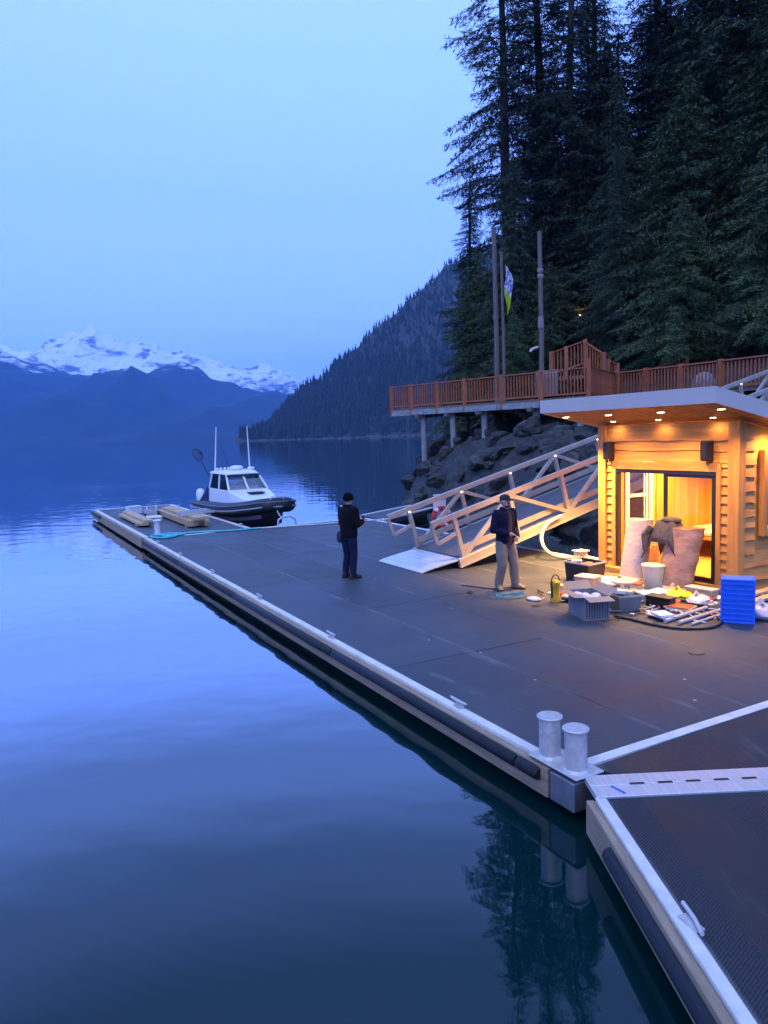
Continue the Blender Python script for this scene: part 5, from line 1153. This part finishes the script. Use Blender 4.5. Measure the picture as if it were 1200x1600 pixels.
simple_box('flat_case', 4.50, 4.82, DECK, .34, .26, .07, .3, m_dark, 'flat dark case with cream lid beside the yellow lantern', 'case', M('cream_lid', (.58, .48, .34), .6))
def crate():
    mb_ = M('crate_blue', (0.02, 0.15, 0.75), 0.38, 0, .08); c = W(5.36, 2.31, DECK)
    e = empty('plastic_crate', c, RZ + radians(8), 'bright blue ribbed plastic crate stood on its end near the cabin corner', 'crate')
    w, h, d = .46, .66, .30     # seen face is the ribbed bottom, turned towards the camera
    R_ = Matrix.Rotation(radians(-62) , 3, 'Z')
    def B(*a): 
        m_ = MB().bb(*a); m_.v = [tuple(R_ @ Vector(p)) for p in m_.v]; return m_
    B(-w / 2 + .02, w / 2 - .02, -.012, .006, .02, h - .02).build('base_panel', mb_, e)
    for x0, x1 in ((-w / 2, -w / 2 + .03), (w / 2 - .03, w / 2)): B(x0, x1, -.03, d, .0, h).build('side_wall', mb_, e, bevel=.008)
    for z0, z1 in ((0, .03), (h - .03, h)): B(-w / 2 + .031, w / 2 - .031, -.028, d - .002, z0, z1).build('end_wall', mb_, e, bevel=.006)
    for i in range(8): z = .06 + i * .074; B(-w / 2 + .032, w / 2 - .032, -.034, -.0125, z, z + .018).build('rib', mb_, e)
    for i in range(3): x = -.11 + i * .11; B(x - .007, x + .007, -.0335, -.013, .03, h - .03).build('rib', mb_, e)
    B(-.09, .09, -.045, -.02, h - .075, h - .05).build('handle', mb_, e)
crate()
def roll(name, t, s, rx, ry, h, lean, mat, label):
    e = empty(name, W(t, s, DECK), RZ, label, 'bundle'); mb = MB(); n = 28; rings = []
    for j in range(26):
        v = j / 25; z = .01 + h * v; rings.append([Vector((lean[0] * v + (rx * cos(a) * (abs(cos(a)) ** -.35 if abs(cos(a)) > .2 else 1.5)) * .82 * (1 + .06 * noise.noise((cos(a) * 2, v * 5, t)) + .03 * noise.noise((cos(a) * 5, v * 22, t)) ), lean[1] * v + ry * sin(a) * (1 + .07 * noise.noise((sin(a) * 2, v * 9, s)) ), z + .02 * noise.noise((cos(a), sin(a), t)) * (j == 25))) for a in [2 * pi * k / n for k in range(n)]])
    mb.loft(rings); mb.build('wrapped_roll', mat, e, smooth=True)
    for v in (.06,): MB().loft([[Vector((lean[0] * v + rx * 1.02 * cos(a), lean[1] * v + ry * 1.06 * sin(a), h * v + dz)) for a in [2 * pi * k / 24 for k in range(24)]] for dz in (-.012, .012)]).build('strap', m_plast_w, e, smooth=True)
    return e
roll('wrapped_bundle', 6.55, 5.42, .20, .27, 1.15, (.22, 0), M('white_plastic_wrap', (.46, .38, .34), .25, 0, .15, 3, .45, 7, stretch=(1, 1, 2.2)), 'tall bundle in pale plastic wrap leaning in the open doorway')
roll('wrapped_bundle', 6.50, 4.42, .22, .34, 1.10, (.22, -.10), M('pinkish_plastic_wrap', (.38, .21, .12), .25, 0, .35, 3, .45, 7, stretch=(1, 1, 2.2)), 'tall bundle in pinkish brown wrap leaning on the glass door pane')
def draped_jacket():
    e = empty('work_jacket', W(6.70, 4.60, DECK + 1.09), RZ, 'dark work jacket draped over the pinkish wrapped bundle', 'jacket'); m_ = M('jacket_cloth', (.075, .06, .062), .85, 0, .4, 7, .6, 14)
    vv, ff = [], []; n = 15
    for j in range(n):
        for i in range(n):
            u, v = i / (n - 1) - .5, j / (n - 1) - .5; r = max(abs(u) * 1.1, abs(v)); x = u * .52; y = v * .80 + .10
            z = .10 - 1.5 * max(0, abs(u) - .26) - .9 * max(0, abs(v) - .22) * (1.4 if v > 0 else 1) + .035 * noise.noise((u * 7, v * 7, 2)); vv.append((x, y + .02 * noise.noise((z * 9, u * 5, 0)), z))
    for j in range(n - 1):
        for i in range(n - 1): ff.append((j * n + i, j * n + i + 1, (j + 1) * n + i + 1, (j + 1) * n + i))
    mb = MB().add(vv, ff); ob = mb.build('cloth', m_, e, smooth=True); sm = ob.modifiers.new('thick', 'SOLIDIFY'); sm.thickness = .02
    remesh(MB().tube([(-.16, .34, .0), (-.24, .44, -.16), (-.26, .40, -.46)], [.075, .065, .05], 10).build('sleeve', m_, e), .015, 1); remesh(MB().ell((.02, .05, .12), (.16, .20, .07), 12, 8).build('hood', m_, e), .015, 2)
draped_jacket()
def bin_():
    e = empty('round_bin', W(6.35, 4.72, DECK), RZ, 'pale green round bin with rim lid in front of the bundles', 'bin'); m_ = M('bin_cream', (.52, .50, .38), .5)
    MB().lathe([(.17, 0), (.175, .02), (.205, .40), (.20, .40), (.17, .04)], 28).build('shell', m_, e, smooth=True); MB().lathe([(.215, .395), (.222, .41), (.215, .43), (.12, .438), (.02, .44)], 28).build('lid', M('bin_lid', (.50, .55, .40), .45), e, smooth=True)
bin_()
def paper_pile(t, s, n, label, size, cols, seed, z0=0.0, name='paper_stack', cat='papers'):
    rg2 = random.Random(seed); e = empty(name, W(t, s, DECK + z0), RZ + rg2.uniform(-.4, .4), label, cat); z = 0.0
    for i in range(n):
        h = rg2.uniform(.008, .03); w, l = size[0] * rg2.uniform(.8, 1.05), size[1] * rg2.uniform(.8, 1.05)
        MB().box((rg2.uniform(-.03, .03), rg2.uniform(-.03, .03), z + h / 2), (w, l, h), rg2.uniform(-.22, .22)).build('sheet_stack', cols[i % len(cols)], e); z += h + .001
    return e
m_paper = M('paper', (.66, .63, .58), .8, 0, .1); m_kraft = M('kraft', (.48, .34, .20), .85, 0, .15); m_orange = M('orange_print', (.62, .10, .03), .7); m_cream = M('cream_card', (.62, .52, .36), .8); m_lblue = M('light_blue_sheet', (.34, .44, .52), .6)
paper_pile(4.72, 3.12, 5, 'stack of white papers on a black tray, in front', (.30, .36), [m_dark, m_paper, m_paper, m_paper, m_paper], 1)
paper_pile(5.35, 3.32, 4, 'flat pack with a red-orange top behind the pipes', (.34, .40), [m_cream, m_cream, m_kraft, m_orange], 2)
paper_pile(5.75, 5.20, 6, 'loose cream cartons flattened in a heap by the doorway', (.50, .60), [m_cream, m_kraft, m_paper], 3)
paper_pile(5.55, 4.62, 5, 'heap of flattened cream packaging in the middle of the clutter', (.46, .52), [m_kraft, m_cream, m_paper, m_cream], 4)
paper_pile(5.95, 4.15, 4, 'pale blue foam sheets lying in front of the round bin', (.36, .62), [m_lblue, m_paper, m_lblue], 5)
paper_pile(5.50, 4.10, 6, 'crumpled stack of cream instruction sheets left of the yellow bag', (.34, .40), [m_cream, m_paper, m_cream, m_orange], 6)
paper_pile(6.25, 5.75, 4, 'low red tool tray with cartons on top next to the black tote', (.45, .40), [m_orange, M('red_tray', (.40, .03, .02), .5), m_cream], 7, cat='tray', name='tool_tray')
paper_pile(6.05, 3.62, 3, 'long cream carton by the cabin corner post', (.28, .85), [m_cream, m_kraft], 8, name='carton', cat='carton')
paper_pile(5.20, 4.85, 3, 'white square carton between tote and flattened cartons', (.30, .32), [m_paper, m_kraft, m_paper], 9, name='carton', cat='carton')
D = Dock('white_dish', 5.05, 4.62, DECK, 'round white dish lying behind the grey tote', 'dish'); D.part('dish', MB().lathe([(.06, DECK + .002), (.10, DECK + .03), (.145, DECK + .055), (.14, DECK + .06), (.09, DECK + .035), (.01, DECK + .03)], 24, (5.05, 4.62, 0)), m_plast_w, smooth=True)
D = Dock('work_table_top', 5.30, 4.45, DECK, 'low cream stool with round seat amid the packaging', 'stool')
D.part('seat', MB().lathe([(.20, DECK + .27), (.21, DECK + .28), (.21, DECK + .30), (.2, DECK + .31)], 20, (5.30, 4.45, 0)), m_cream, smooth=True)
for a in range(3): D.part('leg', MB().tube([(5.30 + .1 * cos(a * 2.1), 4.45 + .1 * sin(a * 2.1), DECK + .275), (5.30 + .17 * cos(a * 2.1), 4.45 + .17 * sin(a * 2.1), DECK)], .015, 6), m_kraft)
def bag(t, s, r, mat, label, seed, cat='bag', name='plastic_bag'):
    e = empty(name, W(t, s, DECK), RZ + seed, label, cat); mb = MB(); n, k = 20, 12; vv = []; ff = []
    rings = []
    for j in range(k):
        v = j / (k - 1); z = r[2] * v; q = sin(pi * min(.98, .18 + .80 * v)) ** .6
        rings.append([Vector((r[0] * q * cos(a) * (1 + .28 * noise.noise((cos(a) * 2 + seed, sin(a) * 2, v * 4))), r[1] * q * sin(a) * (1 + .28 * noise.noise((cos(a) * 2, sin(a) * 2 + seed, v * 4))), z + .25 * r[2] * noise.noise((cos(a) * 2, sin(a) * 2, seed)) * v)) for a in [2 * pi * i / n for i in range(n)]])
    mb.loft(rings); mb.build('sack', mat, e, smooth=True)
    if cat in ('bag', 'paper'): MB().tube([(0, 0, r[2] * .9), (.02, .01, r[2] * 1.12), (.05, .03, r[2] * 1.22)], [.04, .025, .05], 8).build('knot', mat, e, smooth=True)
bag(5.98, 3.85, (.24, .22, .15), M('yellow_bag', (.72, .58, .02), .4, 0, .15, 5, .8, 12), 'bright yellow plastic bag in front of the bundles', 1)
bag(5.92, 3.42, (.18, .20, .15), M('white_bag', (.66, .60, .50), .4, 0, .1, 5, .8, 12), 'crumpled white bag between the yellow bag and the blue crate', 2)
bag(5.90, 2.30, (.20, .24, .22), M('clear_bag', (.60, .55, .55), .3, 0, .15, 5, .8, 12), 'translucent white plastic bag behind the blue crate', 3)
bag(4.62, 5.25, (.14, .12, .08), M('red_cloth', (.38, .04, .03), .8, 0, .2, 5), 'small red cloth on the deck behind the yellow lantern', 4, 'cloth', 'cleaning_cloth')
bag(3.99, 5.24, (.13, .10, .06), M('white_cloth', (.62, .58, .55), .8, 0, .2, 5), 'small white rag left of the yellow lantern', 5, 'cloth', 'cleaning_cloth')
bag(4.95, 5.45, (.16, .16, .10), M('brown_cloth', (.16, .10, .08), .9, 0, .3, 5), 'dark brown tool bag in front of the black tote', 6, 'bag', 'tool_bag')
bag(5.15, 5.15, (.10, .09, .12), M('amber_jug', (.45, .22, .05), .35), 'small amber jug behind the grey tote', 8, 'jug', 'plastic_jug')
bag(4.88, 4.98, (.12, .10, .09), M('pink_rag', (.50, .28, .24), .85), 'faded pink rag between the lantern case and the tote', 9, 'cloth', 'cleaning_cloth')
bag(5.62, 3.72, (.16, .14, .07), m_orange, 'orange mesh bag before the yellow bag', 10)
bag(6.30, 5.28, (.20, .16, .10), m_cream, 'cream cloth bundle at the foot of the pale wrapped bundle', 11, 'cloth', 'dust_sheet')
bag(6.28, 4.28, (.20, .14, .10), m_kraft, 'brown paper bundle at the foot of the pinkish wrapped bundle', 12, 'paper', 'paper_bundle')
simple_box('parts_box', 5.42, 5.42, DECK, .30, .38, .20, .3, m_kraft, 'brown parts box in front of the red tool tray', 'box', m_cream)
simple_box('parts_box', 5.08, 4.28, DECK, .22, .30, .16, -.3, m_paper, 'small white box right behind the grey tote', 'box', m_kraft)
simple_box('toolbox', 5.30, 3.66, DECK, .20, .42, .15, .2, m_plast_b, 'small black toolbox in front of the orange mesh bag', 'toolbox', m_dark)
simple_box('parts_box', 5.85, 4.78, DECK, .26, .34, .13, .5, m_cream, 'cream box leaning among the flattened cartons', 'box', m_orange)
simple_box('parts_box', 6.45, 3.78, DECK, .20, .50, .12, .1, m_kraft, 'long brown box below the door by the corner post', 'box', m_cream)
paper_pile(4.75, 4.55, 3, 'small pile of cream manuals behind the cardboard box', (.22, .28), [m_cream, m_paper], 21)
paper_pile(5.95, 5.55, 5, 'cream foam pads stacked left of the pale wrapped bundle', (.34, .42), [m_cream, m_paper, m_kraft], 22, name='foam_pads', cat='pads')
m_pipe = M('grey_pipe', (.46, .42, .38), .45, 0, .1)
for i, (a, b, r, lab) in enumerate((((4.55, 2.92), (5.75, 3.12), .032, 'grey pipe on the deck, farthest of three lying by the blue crate'), ((4.62, 2.74), (5.85, 2.90), .030, 'grey pipe on the deck, middle of three lying by the blue crate'), ((4.72, 2.60), (5.65, 2.74), .022, 'thin grey pipe on the deck, nearest of three lying by the blue crate'))):
    d = W(*b, DECK) - W(*a, DECK); e = empty('pipe', W(*a, DECK), atan2(d.y, d.x), lab, 'pipe', 'pipes on the deck')
    L_ = d.length; MB().lathe([(r * .8, 0), (r, 0), (r, L_), (r * .8, L_)], 14).build('barrel', m_pipe, e, smooth=True); e.rotation_euler = (0, radians(90), atan2(d.y, d.x)); e.location.z = DECK + r
    MB().lathe([(r * 1.18, L_ * .97), (r * 1.18, L_ * 1.0)], 14).build('collar', m_dark, e)
tube_obj('black_cable', [W(t, s, DECK + .022) for t, s in ((4.22, 3.60), (4.26, 3.30), (4.30, 2.85), (4.45, 2.52), (4.80, 2.33), (5.15, 2.42), (5.35, 2.62), (5.42, 2.85))], .020, m_plast_b, 'thick black cable curving on the deck in front of the clutter', 'cable')
m_hc = M('blue_green_hose', (.05, .22, .28), .5)
co = []
for k in range(70):
    a = k * .30; r = .19 + .065 * sin(k * .37); co.append(W(3.83 + r * cos(a) * 1.25 + .01 * sin(k), 5.72 + r * sin(a), DECK + .018 + .004 * (k // 21)))
tube_obj('hose_coil', co, .010, m_hc, 'coil of thin blue-green hose at the feet of the person in the navy jacket', 'hose', 6, 2)
tube_obj('thin_cable', [W(t, s, DECK + .012) for t, s in ((3.7, 7.0), (3.85, 6.6), (4.0, 6.35), (4.35, 6.3), (4.6, 6.2))], .010, m_plast_b, 'thin black cable beside the boots of the person in navy', 'cable')
bag(3.47, 6.40, (.10, .06, .035), m_plast_b, 'small black glove lying alone on the deck', 7, 'glove', 'work_glove')
for i, (x, s, lab) in enumerate(((7.40, 3.18, 'upper pale board leaning flat beside the cabin side wall'), (7.30, 3.02, 'lower pale board on the deck beside the cabin side wall'))):
    D = Dock('loose_board', x, s, DECK, lab, 'board', 'boards by the cabin side'); D.part('board', MB().beam((6.55, s - .1, DECK + .04 + .05 * (1 - i)), (8.6, s + .15, DECK + .04 + .05 * (1 - i)), .14, .04), m_lum)
    D.part('bearer', MB().bb(7.0, 7.08, s - .12, s + .14, DECK, DECK + .02 + .05 * (1 - i)), m_lum)
def scraps():
    rg3 = random.Random(9); ms = [m_paper, m_cream, m_kraft, m_orange, m_dark, m_lblue, m_galv]; mb = MB(); fm_ = []
    for i in range(230):
        t = rg3.gauss(5.35, .62); s_ = rg3.gauss(4.35, .85)
        if t > 6.8 or t < 4.0 or s_ < 2.6 or s_ > 6.2: continue
        z = DECK + rg3.uniform(.006, .02); Rm = Matrix.Rotation(rg3.random() * 6, 3, 'Z') @ Matrix.Rotation(rg3.uniform(-.35, .35), 3, 'X') @ Matrix.Rotation(rg3.uniform(-.35, .35), 3, 'Y'); q = len(mb.f)
        if rg3.random() < .7: mb.box((t, s_, z + .012), (rg3.uniform(.03, .13), rg3.uniform(.03, .10), rg3.uniform(.003, .03)), Rm)
        else: d_ = Rm @ Vector((rg3.uniform(.05, .16), 0, 0)); mb.tube([Vector((t, s_, z + .01)) - d_, Vector((t, s_, z + .01)) + d_], rg3.uniform(.006, .014), 6)
        fm_ += [rg3.randrange(7)] * (len(mb.f) - q)
    o_ = (5.35, 4.35, DECK); me = mb.mesh('packing_scraps', ms, o_); me.polygons.foreach_set('material_index', fm_); ob = link(bpy.data.objects.new('packing_scraps', me)); ob.location = W(5.35, 4.35, DECK); ob.rotation_euler = (0, 0, RZ)
    tag(ob, 'litter of small packing scraps and offcuts spread among the clutter', 'scraps', kind='stuff')
scraps()
# inside the cabin: bench with cushions
D = Dock('bench', 9.4, 5.9, DECK + .11, 'wooden bench with cream cushion inside the cabin', 'bench')
D.part('seat', MB().bb(9.0, 10.2, 5.2, 6.5, DECK + .5, DECK + .56), m_cedar_y); D.part('leg', MB().bb(9.05, 9.15, 5.25, 5.35, DECK + .11, DECK + .5), m_cedar_z); D.part('leg', MB().bb(9.05, 9.15, 6.35, 6.45, DECK + .11, DECK + .5), m_cedar_z); D.part('cushion', MB().bb(9.05, 10.15, 5.25, 6.45, DECK + .56, DECK + .68), m_cream, bevel=.03)
tote('laundry_basket', 8.0, 6.15, .4, .4, .3, .2, M('wicker', (.50, .32, .14), .8, 0, .4, 14, .8, 30), 'wicker basket on the cabin floor below the window').location.z = DECK + .111

# ------------------------------------------------------------------ haze
def haze():
    m = bpy.data.materials.new('haze_air'); m.use_nodes = True; nt = m.node_tree; nt.nodes.clear(); o = nt.nodes.new('ShaderNodeOutputMaterial'); v = nt.nodes.new('ShaderNodeVolumePrincipled')
    v.inputs['Color'].default_value = (0.18, 0.48, 1.0, 1); v.inputs['Density'].default_value = HAZE; v.inputs['Anisotropy'].default_value = 0.0
    nt.links.new(v.outputs[0], o.inputs['Volume'])
    ob = MB().bb(-11500, 11500, -11500, 11500, -22, 1130).build('haze', m); tag(ob, 'pale blue evening haze over the fjord', 'haze', kind='stuff')
HAZE = 0.000118
haze()
